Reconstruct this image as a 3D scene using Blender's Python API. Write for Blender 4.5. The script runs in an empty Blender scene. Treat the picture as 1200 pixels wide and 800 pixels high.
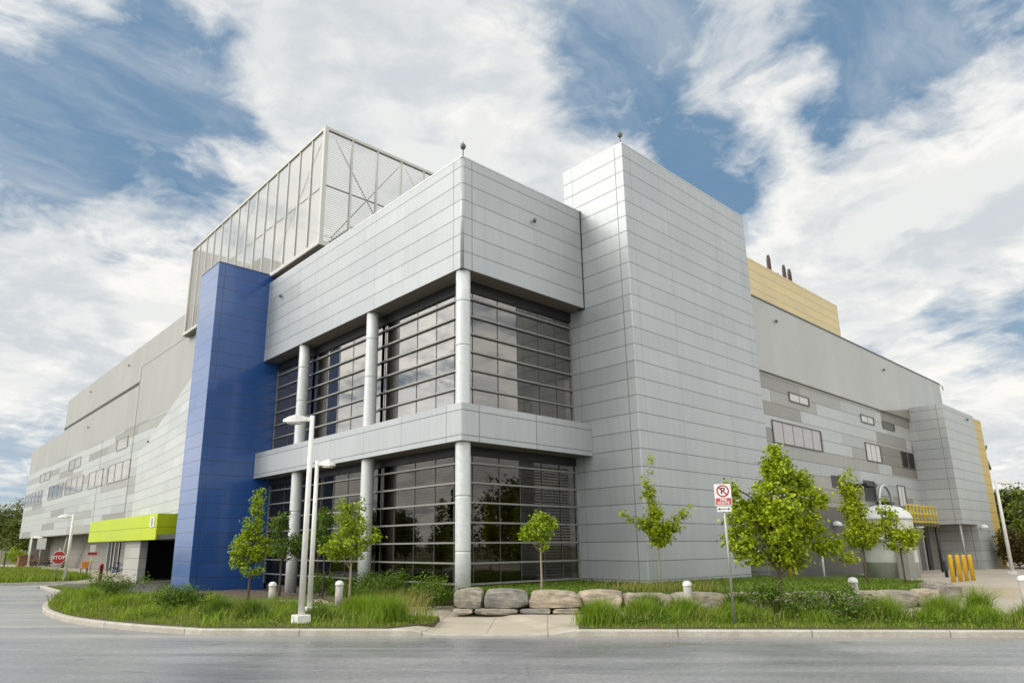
import bpy, bmesh, math, random
import numpy as np
from mathutils import Vector, Matrix
R = math.radians
random.seed(7)
RNG = np.random.default_rng(11)
scene = bpy.context.scene
COL = scene.collection

# ------------------------------------------------------------------ helpers
class MB:
    """collects shapes that become ONE mesh object"""
    def __init__(s):
        s.v = []; s.f = []; s.m = []; s.sm = []
    def add(s, vs, fs, mi=0, smooth=False):
        o = len(s.v)
        s.v += [tuple(map(float, p)) for p in vs]
        for f in fs:
            s.f.append(tuple(i + o for i in f)); s.m.append(mi); s.sm.append(smooth)
    def box(s, x0, x1, y0, y1, z0, z1, mi=0):
        x0, x1 = sorted((x0, x1)); y0, y1 = sorted((y0, y1)); z0, z1 = sorted((z0, z1))
        v = [(x, y, z) for z in (z0, z1) for x, y in ((x0, y0), (x1, y0), (x1, y1), (x0, y1))]
        s.add(v, [(3, 2, 1, 0), (4, 5, 6, 7), (0, 1, 5, 4), (1, 2, 6, 5), (2, 3, 7, 6), (3, 0, 4, 7)], mi)
    def obox(s, c, ax, ay, az, mi=0):
        """oriented box: centre and three half-axis vectors"""
        c, ax, ay, az = map(Vector, (c, ax, ay, az))
        v = [c + sx*ax + sy*ay + sz*az for sz in (-1, 1) for sx, sy in ((-1, -1), (1, -1), (1, 1), (-1, 1))]
        s.add(v, [(3, 2, 1, 0), (4, 5, 6, 7), (0, 1, 5, 4), (1, 2, 6, 5), (2, 3, 7, 6), (3, 0, 4, 7)], mi)
    def prism(s, poly, z0, z1, mi=0, mt=None, mb=None, smooth_sides=False):
        n = len(poly)
        zt = z1 if isinstance(z1, (list, tuple)) else [z1]*n
        v = [(p[0], p[1], z0) for p in poly] + [(p[0], p[1], zt[i]) for i, p in enumerate(poly)]
        for i in range(n):
            j = (i+1) % n
            s.add([v[i], v[j], v[n+j], v[n+i]], [(0, 1, 2, 3)], mi, smooth_sides)
        s.add(v[n:], [tuple(range(n))], mi if mt is None else mt)
        s.add(v[:n], [tuple(range(n-1, -1, -1))], mi if mb is None else mb)
    def tube(s, pts, rad, seg=8, mi=0, caps=True, smooth=True):
        pts = [Vector(p) for p in pts]
        if not hasattr(rad, '__len__'): rad = [rad]*len(pts)
        rings = []; prev = None
        for i, p in enumerate(pts):
            d = (pts[min(i+1, len(pts)-1)] - pts[max(i-1, 0)]).normalized()
            up = Vector((0, 0, 1)) if abs(d.z) < .9 else Vector((1, 0, 0))
            a = d.cross(up).normalized()
            if prev is not None:
                a = (prev - d*prev.dot(d)).normalized()
            b = d.cross(a); prev = a
            rings.append([p + (a*math.cos(2*math.pi*k/seg) + b*math.sin(2*math.pi*k/seg))*rad[i] for k in range(seg)])
        v = [q for r in rings for q in r]; f = []
        for i in range(len(pts)-1):
            for k in range(seg):
                f.append((i*seg+k, i*seg+(k+1) % seg, (i+1)*seg+(k+1) % seg, (i+1)*seg+k))
        s.add(v, f, mi, smooth)
        if caps:
            s.add(rings[0], [tuple(range(seg-1, -1, -1))], mi); s.add(rings[-1], [tuple(range(seg))], mi)
    def lathe(s, c, prof, seg=16, mi=0, smooth=True):
        """prof: (radius, z) from bottom to top, round a vertical axis"""
        v = []; f = []
        for r, z in prof:
            for k in range(seg):
                a = 2*math.pi*k/seg
                v.append((c[0]+r*math.cos(a), c[1]+r*math.sin(a), c[2]+z))
        for i in range(len(prof)-1):
            for k in range(seg):
                f.append((i*seg+k, i*seg+(k+1) % seg, (i+1)*seg+(k+1) % seg, (i+1)*seg+k))
        f.append(tuple(range(seg-1, -1, -1))); f.append(tuple(range((len(prof)-1)*seg, len(prof)*seg)))
        s.add(v, f, mi, smooth)
    def build(s, name, mats, parent=None, loc=None, bevel=0):
        o_at = Vector(loc) if loc is not None else (world_loc(parent) if parent is not None else Vector((0, 0, 0)))
        me = bpy.data.meshes.new(name)
        me.from_pydata([Vector(p)-o_at for p in s.v], [], s.f)
        if not isinstance(mats, (list, tuple)): mats = [mats]
        for m in mats: me.materials.append(m)
        me.polygons.foreach_set('material_index', s.m)
        me.polygons.foreach_set('use_smooth', s.sm)
        bm = bmesh.new(); bm.from_mesh(me)
        bmesh.ops.remove_doubles(bm, verts=bm.verts, dist=1e-5)
        ng = [f for f in bm.faces if len(f.verts) > 4]
        if ng: bmesh.ops.triangulate(bm, faces=ng)
        bmesh.ops.recalc_face_normals(bm, faces=bm.faces)
        bm.to_mesh(me); bm.free(); me.update()
        o = bpy.data.objects.new(name, me); COL.objects.link(o)
        if parent is not None:
            o.parent = parent; o.location = o_at - world_loc(parent)
        else: o.location = o_at
        if bevel:
            b = o.modifiers.new('bevel', 'BEVEL'); b.width = bevel; b.segments = 2; b.limit_method = 'ANGLE'
        return o

def world_loc(o):
    p = Vector((0, 0, 0))
    while o is not None:
        p = p + o.location; o = o.parent
    return p
def tag(o, label, cat, group=None, kind=None):
    if label: o['label'] = label
    if cat: o['category'] = cat
    if group: o['group'] = group
    if kind: o['kind'] = kind
    return o
def thing(name, loc, label, cat, group=None):
    o = bpy.data.objects.new(name, None); COL.objects.link(o); o.location = loc; o.empty_display_size = .3
    return tag(o, label, cat, group)
def structure(o, kind='structure'):
    o['kind'] = kind; return o
def copy_tree(src, loc, label, parent=None):
    c = src.copy(); COL.objects.link(c)
    if parent is None: c.location = loc; c['label'] = label
    else: c.parent = parent
    for ch in list(src.children): copy_tree(ch, None, None, c)
    return c

# ------------------------------------------------------------------ materials
class NT:
    def __init__(s, name):
        s.mat = bpy.data.materials.new(name); s.mat.use_nodes = True
        s.n = s.mat.node_tree.nodes; s.l = s.mat.node_tree.links; s.n.clear()
        s.out = s.n.new('ShaderNodeOutputMaterial')
    def new(s, t, **kw):
        x = s.n.new('ShaderNode'+t)
        for k, v in kw.items(): setattr(x, k, v)
        return x
    def put(s, sock, val):
        if val is None: return
        if isinstance(val, bpy.types.NodeSocket): s.l.new(val, sock)
        elif hasattr(val, '__len__') and len(val) == 3 and sock.type == 'RGBA': sock.default_value = (*val, 1)
        else: sock.default_value = val
    def math(s, op, a, b=None, c=None, clamp=False):
        x = s.new('Math', operation=op, use_clamp=clamp)
        s.put(x.inputs[0], a); s.put(x.inputs[1], b)
        if c is not None: s.put(x.inputs[2], c)
        return x.outputs[0]
    def mix(s, fac, a, b, blend='MIX'):
        x = s.new('Mix', data_type='RGBA', blend_type=blend)
        s.put(x.inputs[0], fac); s.put(x.inputs[6], a); s.put(x.inputs[7], b)
        return x.outputs[2]
    def noise(s, vec, scale, detail=4, rough=.55, dist=0):
        x = s.new('TexNoise'); s.put(x.inputs['Vector'], vec); x.inputs['Scale'].default_value = scale
        x.inputs['Detail'].default_value = detail; x.inputs['Roughness'].default_value = rough
        x.inputs['Distortion'].default_value = dist
        return x.outputs[0]
    def pos(s): return s.new('NewGeometry').outputs['Position']
    def xyz(s, v):
        x = s.new('SeparateXYZ'); s.put(x.inputs[0], v); return x.outputs
    def comb(s, a, b, c=0.):
        x = s.new('CombineXYZ'); s.put(x.inputs[0], a); s.put(x.inputs[1], b); s.put(x.inputs[2], c); return x.outputs[0]
    def white(s, vec):
        x = s.new('TexWhiteNoise', noise_dimensions='3D'); s.put(x.inputs[0], vec); return x.outputs[0]
    def ramp(s, fac, stops, interp='LINEAR'):
        x = s.new('ValToRGB'); s.put(x.inputs[0], fac); cr = x.color_ramp; cr.interpolation = interp
        while len(cr.elements) < len(stops): cr.elements.new(.5)
        for e, (p, c) in zip(cr.elements, stops): e.position = p; e.color = (*c, 1)
        return x.outputs[0]
    def mrange(s, v, a, b, c=0., d=1., smooth=True):
        x = s.new('MapRange', interpolation_type='SMOOTHSTEP' if smooth else 'LINEAR')
        s.put(x.inputs[0], v)
        for i, q in enumerate((a, b, c, d)): s.put(x.inputs[i+1], q)
        return x.outputs[0]
    def bump(s, h, strength=.3, dist=.02, normal=None):
        x = s.new('Bump'); x.inputs['Strength'].default_value = strength; x.inputs['Distance'].default_value = dist
        s.put(x.inputs['Height'], h)
        if normal is not None: s.put(x.inputs['Normal'], normal)
        return x.outputs[0]
    def principled(s, color, rough=.5, metal=0., normal=None, spec=None):
        x = s.new('BsdfPrincipled'); s.put(x.inputs['Base Color'], color)
        s.put(x.inputs['Roughness'], rough); s.put(x.inputs['Metallic'], metal)
        if normal is not None: s.put(x.inputs['Normal'], normal)
        if spec is not None: s.put(x.inputs['Specular IOR Level'], spec)
        s.l.new(x.outputs[0], s.out.inputs[0]); return x

def simple(name, color, rough=.5, metal=0., var=.08, scale=6, bump=0):
    t = NT(name); p = t.pos()
    n = t.noise(p, scale, 5)
    c = t.mix(1, color, t.ramp(n, [(.3, (1-var,)*3), (.7, (1+var,)*3)]), 'MULTIPLY')
    r = t.mrange(n, .3, .7, max(.02, rough-.06), min(1, rough+.08))
    t.principled(c, r, metal, t.bump(t.noise(p, scale*6, 4), bump, .01) if bump else None)
    return t.mat

Z0, ZP = .8168, .7025            # panel course grid of the whole building

def panel(name, color, xl=(), yl=(), zoff=Z0, zp=ZP, rough=.36, metal=.45, seam=.016, tone=.06, cols=None, mosaic=None, spec=.5, seamdark=.36, xw=(), yw=(), coat=0):
    """metal cladding: thin dark joints on the course grid and at listed vertical joints"""
    t = NT(name); P = t.pos(); X, Y, Z = t.xyz(P)
    nx = t.math('ABSOLUTE', t.xyz(t.new('NewGeometry').outputs['True Normal'])[0])
    isx = t.math('GREATER_THAN', nx, .7)
    fz = t.math('DIVIDE', t.math('SUBTRACT', Z, zoff), zp)
    row = t.math('FLOOR', fz)
    dz = t.math('MULTIPLY', t.math('ABSOLUTE', t.math('SUBTRACT', fz, t.math('ROUND', fz))), zp)
    m = dz
    H = t.mix(isx, t.comb(X, X, X), t.comb(Y, Y, Y))
    H = t.xyz(H)[0]
    def lines(vals, coord):
        r = None
        for v in vals:
            d = t.math('ABSOLUTE', t.math('SUBTRACT', coord, v))
            r = d if r is None else t.math('MINIMUM', r, d)
        return r
    for vals, coord, on_x in ((xl, X, 0), (yl, Y, 1)):
        if vals:
            d = lines(vals, coord)
            pen = t.math('MULTIPLY', t.math('SUBTRACT', 1, isx) if on_x else isx, 10)
            m = t.math('MINIMUM', m, t.math('ADD', d, pen))
    cellx = t.math('FLOOR', t.math('DIVIDE', H, 3.1))
    if mosaic:
        rr = t.white(t.comb(row, 3.3, 1.7))
        fx = t.math('ADD', t.math('DIVIDE', H, mosaic['len']), t.math('MULTIPLY', rr, 7))
        cellx = t.math('FLOOR', fx)
        dx = t.math('MULTIPLY', t.math('ABSOLUTE', t.math('SUBTRACT', fx, t.math('ROUND', fx))), mosaic['len'])
        m = t.math('MINIMUM', m, t.math('ADD', dx, .004))
    w = t.white(t.comb(row, cellx, 5.1))
    if mosaic:
        base = t.ramp(w, mosaic['stops'], 'CONSTANT')
    else:
        base = t.mix(1, color, t.ramp(w, [(0, (1-tone,)*3), (1, (1+tone,)*3)]), 'MULTIPLY')
    big = t.noise(P, .35, 3)
    base = t.mix(1, base, t.ramp(big, [(.3, (.94, .95, .96)), (.7, (1.03, 1.02, 1.0))]), 'MULTIPLY')
    streak = t.noise(t.comb(t.math('MULTIPLY', X, 5), t.math('MULTIPLY', Y, 5), t.math('MULTIPLY', Z, .35)), 1.2, 4)
    base = t.mix(1, base, t.ramp(streak, [(.35, (.955,)*3), (.6, (1.01,)*3)]), 'MULTIPLY')
    g = t.mrange(m, seam*.55, seam*1.25)
    for vals, coord, on_x in ((xw, X, 0), (yw, Y, 1)):
        if vals:
            d = lines(vals, coord)
            pen = t.math('MULTIPLY', t.math('SUBTRACT', 1, isx) if on_x else isx, 10)
            gw = t.mrange(t.math('ADD', d, pen), seam*.4, seam*1.1, .68, 1.)
            base = t.mix(1, base, t.comb(gw, gw, gw), 'MULTIPLY')
    col = t.mix(g, t.mix(1, base, (seamdark, seamdark, seamdark*.98), 'MULTIPLY'), base)
    oil = t.noise(t.comb(t.math('ADD', X, t.math('MULTIPLY', w, 30)), Y, Z), .9, 2)
    nrm = t.bump(oil, .10, .14)
    nrm = t.bump(g, .5, .012, nrm)
    t.principled(col, t.math('ADD', rough, t.math('MULTIPLY', t.math('SUBTRACT', w, .5), .10)), metal, nrm, spec)
    if coat:
        bs = [n for n in t.n if n.type == 'BSDF_PRINCIPLED'][0]
        bs.inputs['Coat Weight'].default_value = coat; bs.inputs['Coat IOR'].default_value = 1.5; bs.inputs['Coat Roughness'].default_value = .16
        t.l.new(nrm, bs.inputs['Coat Normal'])
    return t.mat

def ribbed(name, color, rough=.5, metal=.1, pitch=.3):
    t = NT(name); P = t.pos(); X, Y, Z = t.xyz(P)
    s = t.math('ADD', X, Y)
    f = t.math('DIVIDE', s, pitch)
    d = t.math('ABSOLUTE', t.math('SUBTRACT', f, t.math('ROUND', f)))
    h = t.mrange(d, .05, .16)
    pn = t.white(t.comb(t.math('FLOOR', t.math('DIVIDE', s, 1.2)), 1.3, .7))
    c = t.mix(1, color, t.ramp(pn, [(0, (.955,)*3), (1, (1.03,)*3)]), 'MULTIPLY')
    c = t.mix(1, c, t.ramp(t.noise(P, .3, 3), [(.3, (.95,)*3), (.7, (1.03,)*3)]), 'MULTIPLY')
    c = t.mix(t.mrange(d, 0, .1), t.mix(1, c, (.86,)*3, 'MULTIPLY'), c)
    t.principled(c, rough, metal, t.bump(h, .25, .02))
    return t.mat

ALU = (.425, .445, .455)
M = {}
M['band'] = panel('silver_cladding', ALU, xl=(15.27,), yl=(18.42,), yw=(23.94, 29.5), metal=.18, rough=.42)
M['tower'] = panel('tower_cladding', ALU, xw=(22.2, 24.85, 29.0, 31.55), yl=(15.85,), yw=(18.3,), metal=.18, rough=.42)
M['spandrel'] = panel('spandrel_cladding', ALU, xl=(15.5, 18.4), yl=(18.65,), yw=(21.45, 24.2, 26.95, 29.7, 32.4), zoff=5.84, zp=.88, metal=.18, rough=.42)
M['blue'] = panel('blue_cladding', (.013, .080, .29), xl=(12.24,), zoff=.707, zp=.717, metal=.0, rough=.35, spec=.5, seamdark=.3, coat=1.)
M['green'] = panel('lime_cladding', (.46, .56, .004), zoff=3.35, zp=1.5, metal=0, rough=.45, tone=.02)
M['yellow'] = panel('yellow_cladding', (.66, .52, .26), zp=.7, metal=.15, rough=.45, xl=())
M['gold'] = panel('gold_cladding', (.58, .40, .08), zp=.7, metal=.15, rough=.45)
M['block'] = panel('block_cladding', (.44, .45, .44), xl=(57.9,), yl=(14.05,), metal=.12, rough=.45)
LT = (.395, .405, .40); MD = (.34, .337, .318); DK = (.285, .277, .258); WT = (.45, .46, .455)
M['mosaic_r'] = panel('mosaic_cladding_right', LT, metal=.1, rough=.45, mosaic=dict(len=5.6, stops=[(0, WT), (.34, LT), (.58, MD), (.84, DK)]))
M['mosaic_l'] = panel('mosaic_cladding_left', LT, metal=.1, rough=.45, mosaic=dict(len=7.2, stops=[(0, WT), (.36, LT), (.66, MD), (.90, DK)]))
M['facet'] = panel('white_cladding', (.52, .525, .52), metal=.2, rough=.4)
M['ribbed'] = ribbed('ribbed_grey_metal', (.45, .45, .43))
M['ribbed_l'] = ribbed('ribbed_warm_metal', (.36, .355, .33), pitch=.4)
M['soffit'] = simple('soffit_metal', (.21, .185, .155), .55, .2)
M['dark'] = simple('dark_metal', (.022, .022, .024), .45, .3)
M['roof'] = simple('roof_membrane', (.3, .3, .29), .8)
M['alu'] = simple('aluminium', (.56, .57, .56), .38, .5)
M['mull'] = simple('mullion_aluminium', (.30, .295, .28), .45, .3)
M['rail'] = simple('rail_aluminium', (.27, .265, .25), .42, .2)
M['column'] = simple('column_cover_metal', (.60, .61, .60), .42, .12)
M['screen'] = simple('screen_metal', (.50, .49, .45), .5, .3)
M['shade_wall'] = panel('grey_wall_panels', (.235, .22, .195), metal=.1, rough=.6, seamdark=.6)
M['pierm'] = panel('pale_pier_panels', (.44, .44, .41), metal=.15, rough=.5)
M['dgrey'] = simple('dark_grey_panel', (.12, .115, .105), .5, .2)
M['white'] = simple('white_paint', (.72, .72, .69), .4)
M['lampw'] = simple('lamp_white_paint', (.70, .69, .64), .42)
M['conc'] = simple('concrete', (.40, .375, .33), .85, 0, .16, 9, .25)
M['kerb'] = simple('kerb_concrete', (.43, .41, .36), .85, 0, .18, 5, .25)
M['tank'] = simple('tank_paint', (.50, .50, .43), .55, 0, .14, 2)
M['yel'] = simple('yellow_paint', (.62, .36, .01), .42, 0, .1, 5)
M['red'] = simple('red_paint', (.38, .012, .014), .4)
M['black'] = simple('black_paint', (.015, .015, .015), .45)
M['blue_paint'] = simple('blue_paint', (.03, .12, .33), .4)
M['orange'] = simple('orange_paint', (.62, .21, .015), .5)
M['rust'] = simple('rust_brown_metal', (.055, .032, .026), .6)
M['brown'] = simple('brown_brick', (.24, .12, .06), .8)
M['galv'] = simple('galvanised_steel', (.36, .36, .32), .45, .6)
M['blind'] = simple('blind_slat', (.60, .58, .53), .6)
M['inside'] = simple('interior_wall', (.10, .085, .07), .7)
M['fence'] = simple('pale_fence', (.46, .41, .33), .8)

def glass_mat(name, refl=.30, tint=.30):
    t = NT(name)
    g = t.new('BsdfGlossy'); g.inputs['Color'].default_value = (.93, .90, .86, 1); g.inputs['Roughness'].default_value = .004
    n = t.bump(t.noise(t.pos(), .55, 1), .012, .2); t.put(g.inputs['Normal'], n)
    tr = t.new('BsdfTransparent'); tr.inputs['Color'].default_value = (tint, tint*.96, tint*.9, 1)
    lw = t.new('LayerWeight'); lw.inputs['Blend'].default_value = .35
    f = t.math('ADD', refl, t.math('MULTIPLY', lw.outputs['Fresnel'], .34), clamp=True)
    m = t.new('MixShader'); t.l.new(f, m.inputs[0]); t.l.new(tr.outputs[0], m.inputs[1]); t.l.new(g.outputs[0], m.inputs[2])
    t.l.new(m.outputs[0], t.out.inputs[0]); return t.mat
M['glass'] = glass_mat('tinted_glass', .03, .34)
M['glass_up'] = glass_mat('tinted_glass_upper', .17, .40)
M['glass_w'] = glass_mat('tinted_glass_west', .30, .36)
M['glass_l'] = glass_mat('wing_glass', .52, .3)
M['wframe'] = simple('wing_window_frame', (.33, .33, .31), .5, .1)

def leaf_mat(name, dark, light, trans=.35):
    t = NT(name); g = t.new('NewGeometry')
    c = t.ramp(g.outputs['Random Per Island'], [(0, dark), (.55, tuple((a+b)/2 for a, b in zip(dark, light))), (1, light)])
    d = t.new('BsdfPrincipled'); t.put(d.inputs['Base Color'], c); d.inputs['Roughness'].default_value = .5
    d.inputs['Specular IOR Level'].default_value = .3
    tl = t.new('BsdfTranslucent'); t.put(tl.inputs['Color'], t.mix(1, c, (1.25, 1.2, .55), 'MULTIPLY'))
    m = t.new('MixShader'); m.inputs[0].default_value = trans
    t.l.new(d.outputs[0], m.inputs[1]); t.l.new(tl.outputs[0], m.inputs[2]); t.l.new(m.outputs[0], t.out.inputs[0])
    return t.mat
M['leaf_maple'] = leaf_mat('maple_leaf', (.13, .21, .006), (.52, .60, .025), .32)
M['leaf_young'] = leaf_mat('young_leaf', (.11, .20, .010), (.44, .54, .025), .34)
M['leaf_lime'] = leaf_mat('lime_leaf', (.18, .25, .008), (.48, .55, .025), .38)
M['leaf_wood'] = leaf_mat('woodland_leaf', (.03, .055, .010), (.18, .21, .02), .25)
M['leaf_pine'] = leaf_mat('conifer_needle', (.012, .025, .010), (.04, .06, .02), .1)
M['leaf_shrub'] = leaf_mat('shrub_leaf', (.045, .10, .012), (.18, .27, .025), .36)
M['leaf_rust'] = leaf_mat('brown_shrub_leaf', (.045, .035, .010), (.15, .11, .02), .3)
M['grass_a'] = leaf_mat('lawn_blade', (.10, .165, .014), (.30, .37, .045), .35)
M['grass_b'] = leaf_mat('tall_grass_blade', (.085, .17, .014), (.33, .44, .045), .42)
M['grass_c'] = leaf_mat('dark_grass_blade', (.05, .10, .012), (.19, .27, .03), .3)
M['grass_y'] = leaf_mat('straw_grass_blade', (.26, .23, .07), (.42, .36, .14), .4)
M['bark'] = simple('bark', (.10, .07, .05), .9, 0, .25, 20, .5)
M['bark_pale'] = simple('pale_bark', (.30, .25, .17), .9, 0, .25, 20, .4)

def road_mat():
    t = NT('asphalt'); P = t.pos(); X, Y, Z = t.xyz(P)
    # along / across the road, which runs at 45 degrees
    a = t.math('SUBTRACT', t.math('MULTIPLY', X, .689), t.math('MULTIPLY', Y, .7245))
    b = t.math('ADD', t.math('MULTIPLY', X, .7245), t.math('MULTIPLY', Y, .689))
    sv = t.comb(t.math('MULTIPLY', a, .10), b, 0)
    wear = t.noise(sv, .9, 5, .6, .6)
    patch = t.noise(P, .22, 5, .6, .8)
    grit = t.math('ADD', t.math('MULTIPLY', t.noise(P, 90, 3, .7), .5), t.math('MULTIPLY', t.noise(P, 22, 4, .75), .5))
    c = t.ramp(wear, [(.3, (.19, .193, .20)), (.5, (.25, .25, .255)), (.72, (.35, .347, .34))])
    c = t.mix(t.mrange(patch, .35, .7), t.mix(1, c, (.80, .80, .82), 'MULTIPLY'), c)
    c = t.mix(1, c, t.ramp(grit, [(.34, (.50,)*3), (.5, (.98,)*3), (.66, (1.5,)*3)]), 'MULTIPLY')
    speck = t.noise(P, 9, 3, .8)
    c = t.mix(1, c, t.ramp(speck, [(.34, (.80,)*3), (.66, (1.2,)*3)]), 'MULTIPLY')
    # dusty strip along the gutter
    g = t.mrange(t.math('SUBTRACT', b, 16.3), -.9, .9)
    c = t.mix(t.math('MULTIPLY', t.math('MULTIPLY', g, t.mrange(wear, .3, .65)), .65), c, (.33, .315, .28))
    vor = t.new('TexVoronoi', feature='DISTANCE_TO_EDGE'); vor.inputs['Scale'].default_value = .16
    wp = t.new('VectorMath', operation='ADD'); t.put(wp.inputs[0], P)
    nz = t.new('TexNoise'); nz.inputs['Scale'].default_value = .7; t.put(nz.inputs['Vector'], P); sc = t.new('VectorMath', operation='SCALE')
    t.l.new(nz.outputs['Color'], sc.inputs[0]); sc.inputs['Scale'].default_value = 2.2; t.l.new(sc.outputs[0], wp.inputs[1]); t.l.new(wp.outputs[0], vor.inputs['Vector'])
    crack = t.mrange(vor.outputs['Distance'], .0012, .0045)
    crack = t.math('MAXIMUM', crack, t.mrange(t.noise(P, .5, 3), .44, .56))
    c = t.mix(crack, t.mix(1, c, (.7, .7, .7), 'MULTIPLY'), c)
    oil = t.noise(t.comb(t.math('MULTIPLY', a, .5), b, 7.), 1.1, 3, .5)
    c = t.mix(t.mrange(oil, .66, .76), c, t.mix(1, c, (.62, .62, .63), 'MULTIPLY'))
    spots = t.noise(P, 3.1, 4, .7)
    c = t.mix(t.mrange(spots, .62, .72), c, t.mix(1, c, (.72, .72, .72), 'MULTIPLY'))
    tr1 = t.noise(t.comb(t.math('MULTIPLY', a, .04), t.math('MULTIPLY', b, 1.4), 3.), 1.0, 4, .6)
    c = t.mix(t.mrange(tr1, .5, .68), c, t.mix(1, c, (1.22, 1.22, 1.22), 'MULTIPLY'))
    damp = t.mrange(t.noise(P, .16, 4, .55, .5), .46, .60)
    c = t.mix(damp, c, t.mix(1, c, (.82, .83, .86), 'MULTIPLY'))
    r = t.math('ADD', t.mrange(wear, .3, .7, .26, .44), t.math('MULTIPLY', grit, .12))
    r = t.math('SUBTRACT', r, t.math('MULTIPLY', damp, .16))
    t.principled(c, r, 0, t.bump(grit, .22, .008), .5)
    return t.mat
M['road'] = road_mat()
def pave_mat(name, base, joint=1.5, var=.12, ang=True):
    t = NT(name); P = t.pos(); X, Y, Z = t.xyz(P)
    a = t.math('SUBTRACT', t.math('MULTIPLY', X, .689), t.math('MULTIPLY', Y, .7245)) if ang else X
    b = t.math('ADD', t.math('MULTIPLY', X, .7245), t.math('MULTIPLY', Y, .689)) if ang else Y
    d = None
    for q in (a, b):
        f = t.math('DIVIDE', q, joint)
        e = t.math('MULTIPLY', t.math('ABSOLUTE', t.math('SUBTRACT', f, t.math('ROUND', f))), joint)
        d = e if d is None else t.math('MINIMUM', d, e)
    n1 = t.noise(P, .8, 6, .6); n2 = t.noise(P, 40, 3)
    c = t.mix(1, base, t.ramp(n1, [(.3, (1-var, 1-var, 1-var*1.1)), (.7, (1+var,)*3)]), 'MULTIPLY')
    c = t.mix(1, c, t.ramp(n2, [(.3, (.88,)*3), (.7, (1.1,)*3)]), 'MULTIPLY')
    c = t.mix(t.mrange(d, .006, .016), t.mix(1, c, (.5,)*3, 'MULTIPLY'), c)
    t.principled(c, .85, 0, t.bump(n2, .2, .006)); return t.mat
M['walk'] = pave_mat('pavement_concrete', (.42, .37, .29), 1.5)
M['slab'] = pave_mat('yard_concrete', (.44, .38, .30), 3.2)
M['pavers'] = pave_mat('dark_pavers', (.10, .09, .083), .4, .18)
def soil_mat(name, a, b):
    t = NT(name); P = t.pos()
    n = t.noise(P, 1.4, 7, .65); n2 = t.noise(P, 25, 4, .7)
    c = t.mix(t.mrange(n, .35, .65), a, b)
    c = t.mix(1, c, t.ramp(n2, [(.3, (.6,)*3), (.7, (1.35,)*3)]), 'MULTIPLY')
    t.principled(c, .95, 0, t.bump(n2, .6, .04)); return t.mat
M['soil'] = soil_mat('planting_soil', (.07, .085, .02), (.11, .08, .045))
M['mulch'] = soil_mat('bark_mulch', (.085, .058, .038), (.15, .11, .075))
M['turf'] = soil_mat('turf_ground', (.07, .12, .018), (.11, .15, .025))
M['land'] = soil_mat('open_ground', (.10, .13, .03), (.15, .14, .06))
def rock_mat():
    t = NT('limestone'); P = t.pos(); oi = t.new('ObjectInfo').outputs['Random']
    X, Y, Z = t.xyz(P)
    n = t.noise(P, 2.2, 7, .65, .5); n2 = t.noise(t.comb(X, Y, t.math('MULTIPLY', Z, 4)), 3.5, 5, .6)
    c = t.mix(t.mrange(n, .35, .7), (.40, .355, .285), (.23, .215, .19))
    c = t.mix(1, c, t.ramp(n2, [(.3, (.68,)*3), (.7, (1.25,)*3)]), 'MULTIPLY')
    c = t.mix(1, c, t.ramp(oi, [(0, (.72, .74, .78)), (.5, (1.0, .98, .95)), (1, (1.2, 1.1, .98))]), 'MULTIPLY')
    t.principled(c, .9, 0, t.bump(t.math('ADD', n2, t.noise(P, 14, 6, .7)), .55, .05)); return t.mat
M['rock'] = rock_mat()

# ------------------------------------------------------------------ road-aligned coordinates
EV = (.6893, -.7245); NVV = (.7245, .6893)
def TD(t, d, z=0.):
    """t metres along the kerb (to the right), d metres behind its road edge"""
    return (EV[0]*t + NVV[0]*(17.2+d), EV[1]*t + NVV[1]*(17.2+d), z)

def catmull(pts, n=6):
    out = []
    P = [np.array(p, float) for p in pts]
    for i in range(len(P)-1):
        p0 = P[max(i-1, 0)]; p1 = P[i]; p2 = P[i+1]; p3 = P[min(i+2, len(P)-1)]
        for k in range(n):
            u = k/n
            out.append(.5*((2*p1)+(-p0+p2)*u+(2*p0-5*p1+4*p2-p3)*u*u+(-p0+3*p1-3*p2+p3)*u**3))
    out.append(P[-1]); return [tuple(p) for p in out]

# ================================================================== SETTING
b = MB(); S = 2500
b.add([(-S, -S, -.06), (S, -S, -.06), (S, S, -.06), (-S, S, -.06)], [(0, 1, 2, 3)])
structure(b.build('ground', M['land']))
b = MB()
b.add([(-70, -70, 0), (75, -70, 0), (62, 15, 0), (20, 60, 0), (9, 62, 0), (-70, 62, 0)], [tuple(range(6))])
structure(b.build('road', M['road']))

curve_pts = [TD(-8.6, 0)[:2], (5.55, 20.6), (4.85, 23.6), (4.72, 26.7), (5.05, 29.9), (5.85, 33.4), (6.75, 37.0), (7.26, 39.9), (7.38, 42.6), (7.48, 45.75)]
straight = [TD(t, 0)[:2] for t in (60, 40, 30, 24, 18, 15, 12, 9, 6, 4, 2, 1.2, .6, .1, -.6, -1.4, -2.2, -2.8, -3.3, -4, -5.2, -7)]
kl = straight + catmull(curve_pts, 5)
def offset(pl, d):
    out = []
    for i, p in enumerate(pl):
        a = np.array(pl[max(i-1, 0)]); c = np.array(pl[min(i+1, len(pl)-1)])
        t = (c-a)/np.linalg.norm(c-a); n = np.array((t[1], -t[0]))
        out.append((p[0]+n[0]*d, p[1]+n[1]*d))
    return out
# the line runs right to left: its right-hand side is the bed side
kin = offset(kl, .17)
if (kin[3][0]-kl[3][0])*NVV[0] < 0: kin = offset(kl, -.17); SGN = -1
else: SGN = 1
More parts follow.
